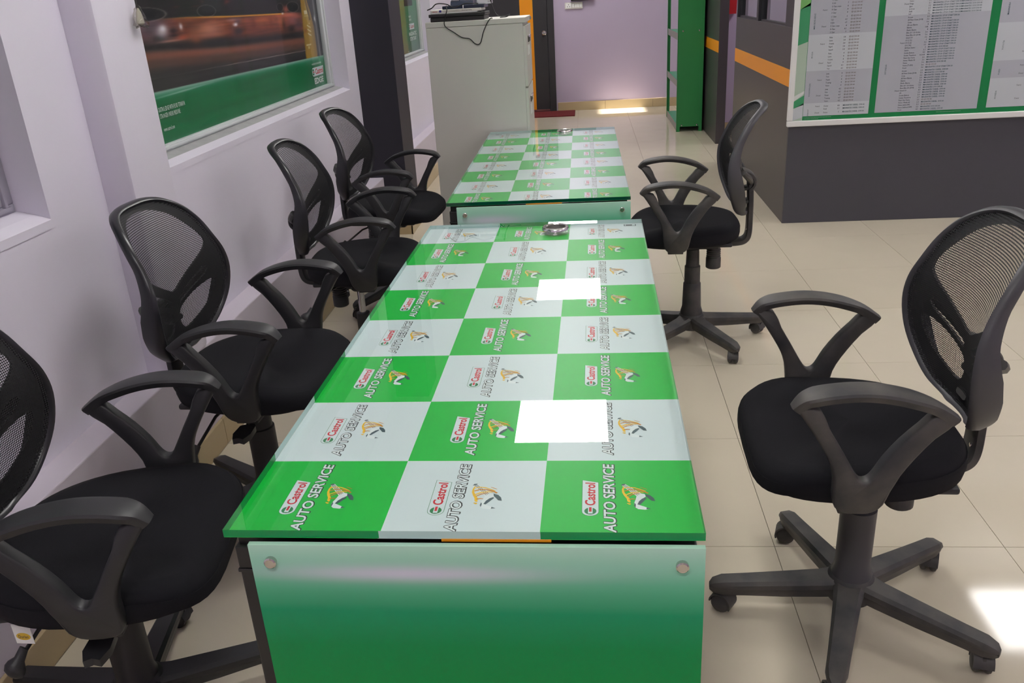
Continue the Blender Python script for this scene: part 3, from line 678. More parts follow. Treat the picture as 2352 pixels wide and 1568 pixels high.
def chair_meshes(dusty):
    PM = 'plastic_dusty' if dusty else 'plastic'; K = {}
    # --- seat cushion
    mb = MB(); n = 48
    def ring(s, z, sh=0):
        out = []
        for k in range(n):
            a = 2*PI*k/n; c, sn = math.cos(a), math.sin(a)
            ex = .50 if sn > 0 else .70
            x = .238*math.copysign(abs(c)**ex, c); y = .226*math.copysign(abs(sn)**ex, sn)+.02
            x *= 1+.10*(y-.02)/.216*.5                       # a little wider in front
            if sn < 0: x *= 1-.10*abs(sn)
            out.append((x*s, .043+(y-.02)*s, z+(-.022*max(0, (y-.10)/.13)**2 if z > .47 else .006*max(0, (y-.1)/.13))))
        return out
    rings = [ring(.80, .448), ring(.93, .449), ring(.985, .458), ring(1.0, .475), ring(1.0, .492), ring(.992, .500), ring(.982, .4985), ring(.970, .507), ring(.93, .518), ring(.84, .524), ring(.6, .522), ring(.3, .519)]
    vs = [p for r in rings for p in r]+[(0, .043, .518), (0, .043, .447)]; fs = []
    for i in range(len(rings)-1):
        for k in range(n): fs.append((i*n+k, i*n+(k+1) % n, (i+1)*n+(k+1) % n, (i+1)*n+k))
    T = len(rings)*n
    for k in range(n): fs.append(((len(rings)-1)*n+k, (len(rings)-1)*n+(k+1) % n, T)); fs.append(((k+1) % n, k, T+1))
    K['seat'] = mb.add(vs, fs, 'fabric').mesh('seat', 60)
    K['seat_pan'] = MB().box((-.17, -.14, .436), (.17, .18, .452), 'plastic', .006).mesh('seat_pan')
    # --- backrest fabric
    mb = MB(); N = len(outline); vs = []; uv = []; fs = []; R = 9
    for t in range(1, R+1):
        s = t/R
        for (x, z) in outline:
            q = (BC[0]+(x-BC[0])*s*.985, BC[1]+(z-BC[1])*s*.985); vs.append(back_pt(q[0], q[1], -.002)); uv.append(q)
    vs.append(back_pt(BC[0], BC[1], -.002)); uv.append(BC)
    for t in range(R-1):
        for k in range(N): fs.append((t*N+k, t*N+(k+1) % N, (t+1)*N+(k+1) % N, (t+1)*N+k))
    for k in range(N): fs.append((k, R*N, (k+1) % N))
    mb.add(vs, fs, 'mesh_fabric'); mb.uv = uv; K['mesh_panel'] = mb.mesh('mesh_panel', 80)
    # --- backrest frame: rim, dark border band, branching supports
    mb = MB(); vs = []; fs = []; sec = 8
    for k in range(N):
        x, z = outline[k]; x0, z0 = outline[k-1]; x1, z1 = outline[(k+1) % N]
        tx, tz = x1-x0, z1-z0; l = math.hypot(tx, tz); nx, nz = -tz/l, tx/l
        if nx*(x-BC[0])+nz*(z-BC[1]) < 0: nx, nz = -nx, -nz
        d = lerp_tab([(.54, .022), (.57, .032), (.61, .046), (.66, .052), (.71, .048), (.77, .032), (.84, .023), (.92, .021), (.965, .020)], z)
        for (o_, f_) in ((-.006, .004), (-.003, -.006), (.003, -.009), (.008, -.005), (.011, .004), (.010, d*.6), (.004, d), (-.006, d*.96)):
            p = back_pt(x+nx*o_, z+nz*o_, 0); p.y = back_pt(x, z).y - f_; vs.append(p)
    for k in range(N):
        for j in range(sec): fs.append((k*sec+j, k*sec+(j+1) % sec, ((k+1) % N)*sec+(j+1) % sec, ((k+1) % N)*sec+j))
    mb.add(vs, fs, 'plastic_grey' if dusty else 'plastic_gloss')
    # support plate behind the fabric, with its five openings
    up = [(0, .722), (.04, .738), (.095, .766), (.140, .790), (.168, .815), (.164, .843), (.145, .875), (.118, .909), (.084, .931), (.045, .942), (0, .945)]
    upper = catmull(up+[(-x, z) for x, z in up[-2:0:-1]], 3, True)
    sliver = [(.018, .694), (.050, .714), (.085, .731), (.132, .752), (.148, .751), (.153, .741), (.138, .726), (.090, .706), (.050, .691), (.024, .679)]
    lower = catmull([(.018, .625), (.016, .650), (.030, .668), (.082, .690), (.140, .705), (.172, .704), (.166, .672), (.134, .634), (.084, .606), (.040, .598)], 2, True)
    mir = lambda q: [(-x, z) for x, z in q]
    holes = [upper, sliver, mir(sliver), lower, mir(lower)]
    def inside(p, poly):
        r = False; n = len(poly)
        for i in range(n):
            a, b = poly[i], poly[i-1]
            if (a[1] > p[1]) != (b[1] > p[1]) and p[0] < (b[0]-a[0])*(p[1]-a[1])/(b[1]-a[1])+a[0]: r = not r
        return r
    ring_o = [(BC[0]+(x-BC[0])*.985, BC[1]+(z-BC[1])*.985) for x, z in outline]
    pts = []; eds = []
    for poly in [ring_o]+holes:
        k0 = len(pts); pts += poly; eds += [(k0+i, k0+(i+1) % len(poly)) for i in range(len(poly))]
    gx = -.20
    while gx <= .2001:
        gz = .55
        while gz < .98:
            if inside((gx, gz), ring_o) and not any(inside((gx, gz), h) for h in holes) and min(math.hypot(gx-q[0], gz-q[1]) for q in pts) > .008: pts.append((gx, gz))
            gz += .02
        gx += .02
    cd = delaunay_2d_cdt([Vector(p) for p in pts], eds, [], 0, 1e-5)
    tris = []
    for t in cd[2]:
        c = (sum(cd[0][k].x for k in t)/len(t), sum(cd[0][k].y for k in t)/len(t))
        if inside(c, ring_o) and not any(inside(c, h) for h in holes): tris.append(tuple(t))
    nV = len(cd[0]); vs = [back_pt(q.x, q.y, .007) for q in cd[0]]+[back_pt(q.x, q.y, .013) for q in cd[0]]
    fs = tris+[tuple(nV+k for k in t[::-1]) for t in tris]; cnt = {}
    for t in tris:
        for a, b in zip(t, t[1:]+t[:1]): cnt[(a, b)] = 1
    for (a, b) in cnt:
        if (b, a) not in cnt: fs.append((b, a, nV+a, nV+b))
    mb.add(vs, fs, PM)
    K['back_frame'] = mb.mesh('back_frame', 50)
    # --- bracket behind the backrest: J post and spine hump
    def swept(path, wx, th):
        # path in (y,z), rectangular section wx wide (x) and th thick
        c = catmull(path, 5); vs = []; fs = []; n = len(c)
        for i, q in enumerate(c):
            a = c[max(0, i-1)]; b = c[min(n-1, i+1)]; dy, dz = b[0]-a[0], b[1]-a[1]; l = math.hypot(dy, dz); ny, nz = -dz/l, dy/l
            ww = (wx[0]+(wx[1]-wx[0])*i/(n-1))/2; t = th/2; cc = .006
            for (px, pt) in ((-ww+cc, -t), (ww-cc, -t), (ww, -t+cc*.6), (ww, t-cc*.6), (ww-cc, t), (-ww+cc, t), (-ww, t-cc*.6), (-ww, -t+cc*.6)):
                vs.append((px, q[0]+ny*pt, q[1]+nz*pt))
        for i in range(n-1):
            for j in range(8): fs.append((i*8+j, i*8+(j+1) % 8, (i+1)*8+(j+1) % 8, (i+1)*8+j))
        fs += [tuple(range(8))[::-1], tuple((n-1)*8+j for j in range(8))]
        return vs, fs
    mb = MB(); PB = 'plastic_dusty' if dusty else 'plastic'
    mb.add(*swept([(-.05, .415), (-.12, .412), (-.17, .412), (-.205, .420), (-.221, .448), (-.223, .52), (-.222, .60), (-.218, .665)], (.075, .055), .022), PB)
    for sx in (-.016, .016): mb.lathe([(.001, 0), (.005, 0), (.005, .003), (.001, .004)], 'steel', 8, lambda v: Vector((sx+v.x, -.212+v.z, .50+sx*2+v.y)))
    K['back_post'] = mb.mesh('back_post', 40)
    mb = MB()
    mb.add(*swept([(-.186, .706), (-.202, .702), (-.220, .692), (-.233, .672), (-.232, .648), (-.214, .628)], (.085, .06), .016), PB)
    mb.add(*swept([(-.184, .640), (-.198, .636), (-.212, .640)], (.06, .05), .014), PB)
    mb.add(*swept([(-.180, .585), (-.195, .582), (-.214, .586)], (.05, .05), .016), PB)
    for s in (1, -1):
        mb.tube(catmull([(s*.185, -.165, .735), (s*.13, -.196, .702), (s*.06, -.212, .675), (s*.02, -.220, .660)], 4), .011, PB, 8)
    K['spine_bracket'] = mb.mesh('spine_bracket', 40)
    # --- armrest (right side; mirrored for the left by a second mesh)
    def arm(s):
        mb = MB(); xc = s*.257
        top = catmull([(.226, .684), (.205, .706), (.166, .718), (.100, .724), (.034, .716), (-.030, .695), (-.076, .664)], 5)
        vs = []; fs = []; n = len(top)
        for i, (y, z) in enumerate(top):
            t = i/(n-1); wv = .030*(min(1, .48+2.0*min(t, 1-t))); th = .020
            a = top[max(0, i-1)]; b = top[min(n-1, i+1)]; dy, dz = b[0]-a[0], b[1]-a[1]; l = math.hypot(dy, dz); ny, nz = dz/l, -dy/l
            if nz < 0: ny, nz = -ny, -nz
            for (px, pn) in ((-wv, -th*.35), (-wv*.9, -th*.1), (-wv*.55, 0), (wv*.55, 0), (wv*.9, -th*.1), (wv, -th*.35), (wv*.8, -th), (-wv*.8, -th)):
                vs.append((xc+px, y+ny*pn, z+nz*pn))
        for i in range(n-1):
            for j in range(8): fs.append((i*8+j, i*8+(j+1) % 8, (i+1)*8+(j+1) % 8, (i+1)*8+j))
        fs += [tuple(range(8))[::-1], tuple((n-1)*8+j for j in range(8))]
        mb.add(vs, fs, PM)
        ol = [(.218, .688), (.199, .655), (.172, .612), (.150, .572), (.139, .540), (.135, .505), (.131, .468), (.118, .446), (.098, .437), (.070, .437), (.048, .446), (.036, .468), (.029, .505), (.017, .540), (-.006, .580), (-.036, .622), (-.070, .658),
              (-.036, .674), (-.008, .646), (.022, .612), (.048, .574), (.062, .546), (.071, .532), (.081, .527), (.091, .532), (.106, .556), (.128, .595), (.152, .636), (.174, .680)]
        ol = catmull(ol, 2, True); n = len(ol); cen = lambda k, e: (ol[k][0]+e*nrm[k][0], ol[k][1]+e*nrm[k][1]); nrm = []
        for k in range(n):
            a, b = ol[k-1], ol[(k+1) % n]; dy, dz = b[0]-a[0], b[1]-a[1]; l = math.hypot(dy, dz); nrm.append((dz/l, -dy/l))
        area = sum(ol[k][0]*ol[(k+1) % n][1]-ol[(k+1) % n][0]*ol[k][1] for k in range(n)); sg = 1 if area < 0 else -1
        vs = []; fs = []
        for xo, e in ((-.015, .005), (-.0125, .0015), (-.009, 0), (.009, 0), (.0125, .0015), (.015, .005)):
            for k in range(n):
                q = cen(k, sg*e); bend = s*lerp_tab([(.43, .030), (.47, .012), (.52, 0)], q[1]); vs.append((xc-bend+xo, q[0], q[1]))
        for i in range(5):
            for k in range(n): fs.append((i*n+k, i*n+(k+1) % n, (i+1)*n+(k+1) % n, (i+1)*n+k))
        fs += [tuple(range(n))[::-1], tuple(5*n+k for k in range(n))]
        mb.add(vs, fs, PM)
        mb.box((min(xc-s*.02, xc-s*.14), .055, .432), (max(xc-s*.02, xc-s*.14), .115, .446), PM, .003)
        return mb.mesh('armrest', 45)
    K['arm_r'] = arm(1); K['arm_l'] = arm(-1)
    # --- star base leg (points along +X), hub
    mb = MB(); st = [(.030, .068, .118, .036), (.07, .062, .110, .031), (.16, .056, .102, .027), (.25, .054, .094, .024), (.300, .052, .090, .023), (.322, .056, .083, .017), (.330, .060, .074, .008)]
    vs = []; fs = []
    for (x, zb, zt, hw) in st:
        m_ = zb+(zt-zb)*.55
        for (y, z) in ((-hw*.72, zb), (hw*.72, zb), (hw*.86, m_-.004), (hw, m_), (hw, zt-.008), (hw*.74, zt), (-hw*.74, zt), (-hw, zt-.008), (-hw, m_), (-hw*.86, m_-.004)): vs.append((x, y, z))
    for i in range(len(st)-1):
        for j in range(10): fs.append((i*10+j, i*10+(j+1) % 10, (i+1)*10+(j+1) % 10, (i+1)*10+j))
    fs += [tuple(range(10))[::-1], tuple((len(st)-1)*10+j for j in range(10))]
    K['base_leg'] = mb.add(vs, fs, 'plastic_dusty' if dusty else 'plastic').mesh('base_leg', 35)
    K['hub'] = MB().lathe([(.030, .050), (.052, .056), (.056, .09), (.054, .112), (.046, .122), (.044, .124)], 'plastic_dusty' if dusty else 'plastic', 28).mesh('hub', 45)
    # --- caster: hood with stem, two wheels
    mb = MB().lathe([(.008, .044), (.008, .066)], 'plastic', 10)
    arc = [(.004+.028*math.cos(a), .026+.028*math.sin(a)) for a in [PI*(-.12+1.12*k/12) for k in range(13)]]
    inner = [(.004+.024*math.cos(a), .026+.024*math.sin(a)) for a in [PI*(-.12+1.12*k/12) for k in range(13)]]
    vs = []; fs = []
    for (p, q) in zip(arc, inner):
        for yv in (-.021, .021): vs.append((p[0], yv, p[1]))
        for yv in (.021, -.021): vs.append((q[0], yv, q[1]))
    for i in range(12):
        for j in range(4): fs.append((i*4+j, i*4+(j+1) % 4, (i+1)*4+(j+1) % 4, (i+1)*4+j))
    fs += [(0, 1, 2, 3), (51, 50, 49, 48)]
    mb.add(vs, fs, PM); mb.box((-.018, -.003, .02), (.02, .003, .05), PM)
    K['caster'] = mb.mesh('caster', 40)
    K['wheel'] = MB().lathe([(.004, -.009), (.018, -.009), (.023, -.005), (.0245, .0), (.023, .006), (.016, .0095), (.004, .0105)], PM, 18, lambda v: Vector((v.x, v.z, v.y))).mesh('wheel', 40)
    # --- mechanism under the seat
    mb = MB().box((-.06, -.10, .396), (.06, .10, .438), 'black_metal', .008)
    K['tilt_mechanism'] = mb.mesh('tilt_mechanism')
    K['tension_knob'] = MB().lathe([(.026, .300), (.031, .304), (.031, .345), (.028, .348), (.030, .353), (.027, .357), (.030, .362), (.027, .366), (.030, .371), (.027, .375), (.030, .380), (.027, .385), (.027, .402)], PM, 20, lambda v: Vector((v.x, -.085+v.y, v.z))).mesh('tension_knob', 50)
    # --- gas columns
    K['col_tele'] = MB().lathe([(.012, .40), (.012, .388)], 'chrome', 16).lathe([(.026, .385), (.028, .318), (.029, .315)][::-1], PM, 28).lathe([(.0285, .318), (.0325, .314), (.033, .245)][::-1], PM, 28).lathe([(.033, .248), (.0365, .243), (.040, .145), (.047, .122), (.046, .112)][::-1], PM, 28).mesh('gas_column', 40)
    K['col_two'] = MB().lathe([(.035, .40), (.035, .285)][::-1], PM, 28).lathe([(.035, .300), (.040, .297), (.040, .140), (.047, .122), (.046, .112)][::-1], 'plastic_grey' if dusty else PM, 28).mesh('gas_column', 40)
    K['col_bare'] = MB().lathe([(.014, .40), (.014, .24)][::-1], 'chrome', 18).lathe([(.014, .385), (.034, .380), (.036, .372), (.030, .366), (.014, .366)][::-1], 'cabinet_dark', 20).lathe([(.014, .268), (.027, .266), (.028, .13), (.040, .122), (.040, .112)][::-1], PM, 24).mesh('gas_column', 40)
    # --- levers
    lv = MB().tube(catmull([(-.03, .03, .408), (-.10, .04, .404), (-.16, .045, .388)], 4), .005, 'black_metal', 8)
    K['lever'] = lv.mesh('lever')
    mb = MB(); vs = []; fs = []
    pad = [(-.145, .012), (-.165, .024), (-.205, .026), (-.232, .016), (-.226, .0), (-.232, -.014), (-.205, -.024), (-.165, -.02)]
    for zz in (.372, .388):
        for (x, y) in pad: vs.append((x, y+.045, zz+.06*(x+.145)))
    fs = [tuple(range(8))[::-1], tuple(range(8, 16))]+[(i, (i+1) % 8, 8+(i+1) % 8, 8+i) for i in range(8)]
    K['paddle'] = mb.add(vs, fs, 'plastic').mesh('paddle', 30)
    K['ball_lever'] = MB().tube([(.0, -.05, .41), (.06, -.13, .395), (.135, -.225, .335)], .0045, 'black_metal', 8).mesh('ball_lever')
    K['ball'] = MB().lathe([(.001, -.035), (.010, -.034), (.012, -.01), (.021, .002), (.024, .012), (.021, .022), (.010, .028), (.001, .029)], 'plastic', 16).mesh('knob', 50)
    return K
KD, KP = chair_meshes(True), chair_meshes(False)
def chair(loc, yaw, dz, base_ang, label, dusty=False, column='col_two', lever=None, paddle=False, knob=True, cast=None):
    K = KD if dusty else KP
    t = empty('office_chair', (loc[0], loc[1], 0), math.radians(yaw-90), label, 'chair', 'black mesh back office chairs')
    for n in ('seat', 'seat_pan', 'back_post', 'tilt_mechanism'): obj(n, K[n], t, (0, 0, dz))
    bk = obj('back_frame', K['back_frame'], t, (0, 0, dz)); obj('mesh_panel', K['mesh_panel'], bk); obj('spine_bracket', K['spine_bracket'], bk)
    obj('armrest', K['arm_r'], t, (0, 0, dz)); obj('armrest', K['arm_l'], t, (0, 0, dz))
    obj('gas_column', K[column], t, (0, 0, 0)).scale.z = 1.0+dz/.4
    if knob: obj('tension_knob', K['tension_knob'], t, (0, 0, dz))
    hb = obj('hub', K['hub'], t)
    rel = base_ang-(yaw-90)
    for k in range(5):
        a = math.radians(rel+72*k); obj('base_leg', K['base_leg'], t, (0, 0, 0), (0, 0, a))
        ca = a+((cast or [0, 1.3, 2.2, -.9, .5])[k])
        c = obj('caster', K['caster'], t, (.300*math.cos(a), .300*math.sin(a), 0), (0, 0, ca))
        for s in (-1, 1):
            wv = obj('wheel', K['wheel'], c, (.004, s*.0118, .0247), (0, 0, 0 if s > 0 else PI))
    if paddle:
        l = obj('lever', K['lever'], t, (0, 0, dz)); obj('paddle', K['paddle'], l)
        if paddle < 0: l.scale.x = -1
        l.rotation_euler.z = 0
    if lever is not None:
        l = obj('tilt_lever', K['ball_lever'], t, (0, 0, dz), (0, 0, math.radians(lever))); obj('lever_knob', K['ball'], l, (.135, -.225, .335), (math.radians(40), math.radians(155), 0))
    return t
chair((.118, -.262), 177.9, .012, 33.5, 'dusty black mesh office chair over a square tile joint, its star base all in view', True, 'col_two', cast=[.6, 1.0, 2.6, .4, 2.0])
chair((-.058, 1.487), 177.4, .024, 9.6, 'grey dusty office chair raised on a stepped column facing the checkered tables', True, 'col_tele', cast=[2.2, .2, 1.0, .6, 2.5])
c1 = chair((-1.487, -.625), 10.3, -.012, 29, 'black office chair with a white paper tag hanging under its seat', False, 'col_two', lever=21, paddle=-1)
for q in c1.children:
    if q.name.startswith('tilt_lever'): q.scale = (.78, .78, 1)
chair((-1.469, .170), -1.9, .004, -1, 'black office chair pushed against the wall beside the lilac pilaster', False, 'col_two', paddle=-1, lever=40, knob=False)
chair((-1.422, 1.212), 2.3, -.004, 22, 'black office chair under the race poster with a bare chrome column', False, 'col_bare', lever=20)
chair((-1.488, 2.10), -4.5, 0, 27, 'black office chair standing in front of the dark pillar', False, 'col_bare', lever=10)
# paper tag under the seat of the first chair
tg = MB().box((-.0005, -.024, -.058), (.0005, .024, 0), 'paper_white')
tg.flat([(.019*math.cos(2*PI*k/20), -.036+.011*math.sin(2*PI*k/20)) for k in range(20)], lambda p: (.0008, p[0], p[1]), 'yellow')
put_text(tg, 'Durian', 'cabinet_dark', lambda p: (.0011, p[0], p[1]), (-.013, -.041, .013, -.032), .01)
q = tg.build('paper_tag', c1, 0, False); q.location = (.186, -.082, .432); q.scale = (.75, .75, .75); q.rotation_euler = (0, 0, math.radians(-12))
# dark price ticket under seat front omitted

# ================================================================== FILING CABINET and the things on it
cx0, cx1, cy0, cy1, ch = -1.318, -.799, 2.665, 3.09, 1.318
cab = empty('filing_cabinet', ((cx0+cx1)/2, (cy0+cy1)/2, 0), 0, 'tall grey steel filing cabinet between the far table and the pillar', 'cabinet')
ox, oy = (cx0+cx1)/2, (cy0+cy1)/2
def L3(p): return (p[0]-ox, p[1]-oy, p[2])
def cb(name, a, b, mt, bev=.002, par=cab): return MB().box(L3(a), L3(b), mt, bev).build(name, par, 0)
cb('body', (cx0, cy0, .02), (cx1-.012, cy1, ch-.0275), 'cabinet')
cb('top', (cx0-.001, cy0-.0012, ch-.026), (cx1+.003, cy1+.001, ch), 'cabinet', .002)
cb('plinth', (cx0+.01, cy0+.01, 0), (cx1-.03, cy1-.01, .02), 'cabinet_dark')
for k in range(4):
    z0 = .045+k*.31
    dr = cb('drawer', (cx1-.0118, cy0+.004, z0), (cx1+.003, cy1-.004, z0+.302), 'cabinet', .0015)
    cb('handle_recess', (cx1+.0025, cy0+.14, z0+.215), (cx1+.0075, cy1-.14, z0+.245), 'cabinet_dark', 0, dr)
    cb('handle', (cx1+.0028, cy0+.14, z0+.238), (cx1+.012, cy1-.14, z0+.25), 'steel', .002, dr)
    cb('label_holder', (cx1+.0026, cy0+.12, z0+.15), (cx1+.0055, cy0+.22, z0+.20), 'paper_white', .001, dr)
MB().lathe([(.008, 0), (.009, .008), (.006, .012), (.001, .0125)], 'steel', 12, lambda v: Vector((cx1-ox+v.z, cy1-.06-oy+v.x, ch-.014+v.y))).build('lock', cab)
o = empty('black_box', (-1.155, 2.80, ch), 0, 'flat black lidded box lying on the filing cabinet', 'box')
MB().box((-.138, -.115, 0), (.145, .12, .022), 'board_black', .003).build('base', o, 0); MB().box((-.145, -.122, .0222), (.150, .125, .038), 'board_black', .003).build('lid', o, 0)
# magazines on the box
z = ch+.0385
for k, (a, bq, hh, mt, nm, lb) in enumerate((((-1.290, 2.70), (-1.045, 2.88), .006, 'paper_white', 'paper_sheaf', 'loose white paper sheaf on top of the black box'), ((-1.292, 2.70), (-1.025, 2.90), .013, 'paper', 'magazine', 'cream spined magazine lying on the white paper sheaf'))):
    o = MB().box((a[0], a[1], z), (bq[0], bq[1], z+hh), mt, .002)
    if nm == 'magazine':
        o.box((a[0]+.046, a[1]-.0006, z+.001), (a[0]+.058, a[1]+.002, z+hh-.001), 'blue')
        put_text(o, 'Sumpraty', 'navy', lambda p: (p[0], a[1]-.0008, p[1]), (a[0]+.165, z+.003, a[0]+.22, z+.009), .01)
        put_text(o, 'IRIS', 'jaw_red', lambda p: (p[0], a[1]-.0008, p[1]), (a[0]+.012, z+.002, a[0]+.036, z+.007), .01)
    tag(o.build(nm, None, 0), lb, 'magazine' if nm == 'magazine' else 'paper'); z += hh+.0004
o = empty('black_tray', (-1.11, 2.82, z), 0, 'dark translucent document case on top of the magazine', 'case')
MB().box((-.12, -.11, 0), (.10, .09, .016), 'navy', .003).build('shell', o, 0); MB().box((-.012, -.1135, .002), (-.007, -.109, .02), 'white_frame').build('clasp', o, 0)
o = empty('desk_telephone', (-1.135, 2.86, z+.0165), 0, 'black telephone base with grey face on the document case', 'telephone')
ph = MB().add([(-.06, -.09, 0), (.06, -.09, 0), (.06, .09, 0), (-.06, .09, 0), (-.06, -.07, .02), (.06, -.07, .02), (.06, .09, .055), (-.06, .09, .055)], [(0, 3, 2, 1), (4, 5, 6, 7), (0, 1, 5, 4), (1, 2, 6, 5), (2, 3, 7, 6), (3, 0, 4, 7)], 'navy'); ph.build('housing', o, 0)
MB().add([(-.055, -.0705, .0212), (-.015, -.0705, .0212), (.0, .06, .0505), (-.055, .06, .0505)], [(0, 1, 2, 3)], 'plastic_grey').build('face_plate', o, 0)
o = empty('power_adapter', (-1.02, 2.80, z+.0165), .2, 'white power adapter with sockets among the cables', 'adapter')
MB().box((-.04, -.03, 0), (.045, .035, .034), 'pale_plastic', .005).build('housing', o, 0)
for k in range(3): MB().box((.02+.009*k, -.0315, .006), (.0235+.009*k, -.0295, .026), 'steel').build('terminal', o, 0)
# cables
def cable(pts, r, nm, lb): return tag(MB().tube(catmull(pts, 6), r, 'rubber', 6).build(nm), lb, 'cable')
cable([(-1.20, 2.662, 1.395), (-1.196, 2.64, 1.37), (-1.213, 2.65, 1.33), (-1.212, 2.652, 1.296), (-1.17, 2.655, 1.265), (-1.13, 2.655, 1.238), (-1.09, 2.656, 1.229), (-1.06, 2.656, 1.202), (-1.035, 2.656, 1.206), (-1.015, 2.654, 1.26), (-.99, 2.652, 1.305), (-.975, 2.655, ch+.004), (-.967, 2.672, ch+.004)], .0026, 'hanging_cable', 'thin black cable drooping in a loop down the cabinet side')
cable([(-1.305, 2.69, z+.002), (-1.275, 2.66, z+.012), (-1.25, 2.665, z+.03), (-1.20, 2.665, z+.026), (-1.16, 2.67, z+.008), (-1.10, 2.665, z+.024), (-1.06, 2.675, z+.022), (-1.04, 2.70, z+.020)], .003, 'coiled_cable', 'black cable curling over the cream magazine')
cable([(-.99, 2.80, z+.03), (-.985, 2.78, ch+.12), (-.97, 2.75, ch+.06), (-.945, 2.73, ch+.016), (-.90, 2.71, ch+.012), (-.88, 2.725, ch+.016), (-.90, 2.745, ch+.006), (-.93, 2.72, ch+.005)], .0028, 'looped_cable', 'black cable rising from the white adapter to a tangle')

# ================================================================== SMALL THINGS ON WALLS AND FLOOR
o = MB().box((-1.19, 8.58, .0005), (-.64, 9.06, .012), 'mat_red', .003).build('door_mat', None, 0); tag(o, 'dark red mat in front of the black door', 'mat')
o = empty('switch_board', (-.628, YB-.0005, 1.245), 0, 'white switch board with socket on the far lilac wall', 'switch')
MB().box((-.108, -.012, -.038), (.108, 0, .038), 'socket', .004).build('plate', o, 0)
MB().box((-.095, -.0155, -.028), (-.03, -.0122, .028), 'paper_white', .002).build('socket', o, 0)
for k in range(3):
    MB().lathe([(.001, 0), (.005, 0)], 'board_black', 8, lambda v: Vector((-.0625+(.0, -.013, .013)[k]+v.x, -.0158, (.012, -.010, -.010)[k]+v.y)), cap=False).build('socket_hole', o, 0)
for k in range(4): MB().box((-.02+.03*k, -.0165, -.022), (.006+.03*k, -.0122, .022), 'paper_white', .002).build('switch', o, 0)
o = MB().box((-.66, YB-.045, 1.298), (-.38, YB-.001, 1.75), 'board_black', .006).build('wall_monitor', None, 0); tag(o, 'black flat box mounted above the switch board', 'monitor')
o = empty('fire_box', (.905, 6.8995, 1.13), 0, 'red box hung on the passage wall between partitions', 'box')
MB().add([(-.055, -.10, 0), (.045, -.10, 0), (.055, -.10, .4), (-.055, -.10, .4), (-.055, 0, 0), (.045, 0, 0), (.055, 0, .4), (-.055, 0, .4)], [(0, 1, 2, 3), (5, 4, 7, 6), (4, 0, 3, 7), (1, 5, 6, 2), (3, 2, 6, 7), (4, 5, 1, 0)], 'red').build('body', o, 0)
MB().lathe([(.001, 0), (.006, 0), (.006, .003), (.001, .004)], 'steel', 10, lambda v: Vector((-.03+v.x, -.10-v.z, .03+v.y))).build('screw', o)
# bag on a string, on the pilaster
o = empty('plastic_pouch', (-1.782, .575, 1.41), 0, 'small clear plastic pouch hung on a string against the pilaster', 'pouch')
mb = MB(); n = 14; vs = []; fs = []; prof = [(.006, .056), (.018, .048), (.024, .036), (.030, .020), (.036, .006), (.034, -.002), (.010, .002)]
for i, (r, zz) in enumerate(prof):
    for k in range(n):
        a = 2*PI*k/n; j = 1+.22*math.sin(3*a+i)*(i > 0)+.1*math.sin(7*a+2*i); vs.append((r*.36*math.cos(a)*j, r*math.sin(a)*j, zz+.004*math.sin(4*a+i)))
for i in range(len(prof)-1):
    for k in range(n): fs.append((i*n+k, i*n+(k+1) % n, (i+1)*n+(k+1) % n, (i+1)*n+k))
fs.append(tuple((len(prof)-1)*n+k for k in range(n)))
mb.add(vs, fs, 'bag_film'); mb.build('film', o, 60)
MB().lathe([(.004, .05), (.016, .038), (.022, .022), (.024, .008), (.012, .003), (.002, .003)], 'pouch_fill', 12, lambda v: Vector((v.x*.3, v.y*.8, v.z))).build('contents', o, 30)
MB().tube([(0, 0, .054), (.001, -.002, .10), (-.006, .002, .3), (-.008, .0, .8)], .0014, 'cabinet_dark', 6).build('string', o)

# ---- green steel rack
sx0, sx1, sy0, sy1, sh = .43, .695, 7.06, 8.22, 1.98
rk = empty('steel_rack', (sx0, sy0, 0), 0, 'green steel rack with open shelves beside the far partition', 'shelf')
def rb(name, a, b, mt='green_metal', bev=.0015, par=rk): return MB().box(a, b, mt, bev).build(name, par, 0)
RW, RL = sx1-sx0-.003, sy1-sy0
for x in (0, RW-.035):
    for y in (0, RL-.035):
        m_ = MB().box((x, y if y == 0 else y+.032, 0), (x+.035, (y+.003) if y == 0 else y+.035, sh), 'green_metal').box((x if x == 0 else x+.032, y, 0), (x+.003 if x == 0 else x+.035, y+.035, sh), 'green_metal'); m_.build('post', rk, 0)
sp = rb('side_panel', (.004, .0035, .05), (RW-.004, .008, sh-.02))
rb('back_panel', (RW-.008, .01, .05), (RW-.004, RL-.01, sh-.02), 'pale_back')
for zz in (.06, .50, .955, 1.41, 1.86):
    s_ = rb('shelf_board', (.006, .01, zz-.004), (RW-.01, RL-.01, zz), 'green_inner')
    rb('lip', (.0035, .009, zz-.055), (.0065, RL-.009, zz+.012), 'rack_grey', .001, s_)
for px, pz in ((.05, .985), (RW-.05, .985), (.055, .065), (RW-.052, .065)):
    MB().lathe([(.001, 0), (.008, 0), (.008, .003), (.001, .004)], 'steel', 10, lambda v: Vector((px+v.x, .0034-v.z, pz+v.y))).build('bolt', sp)

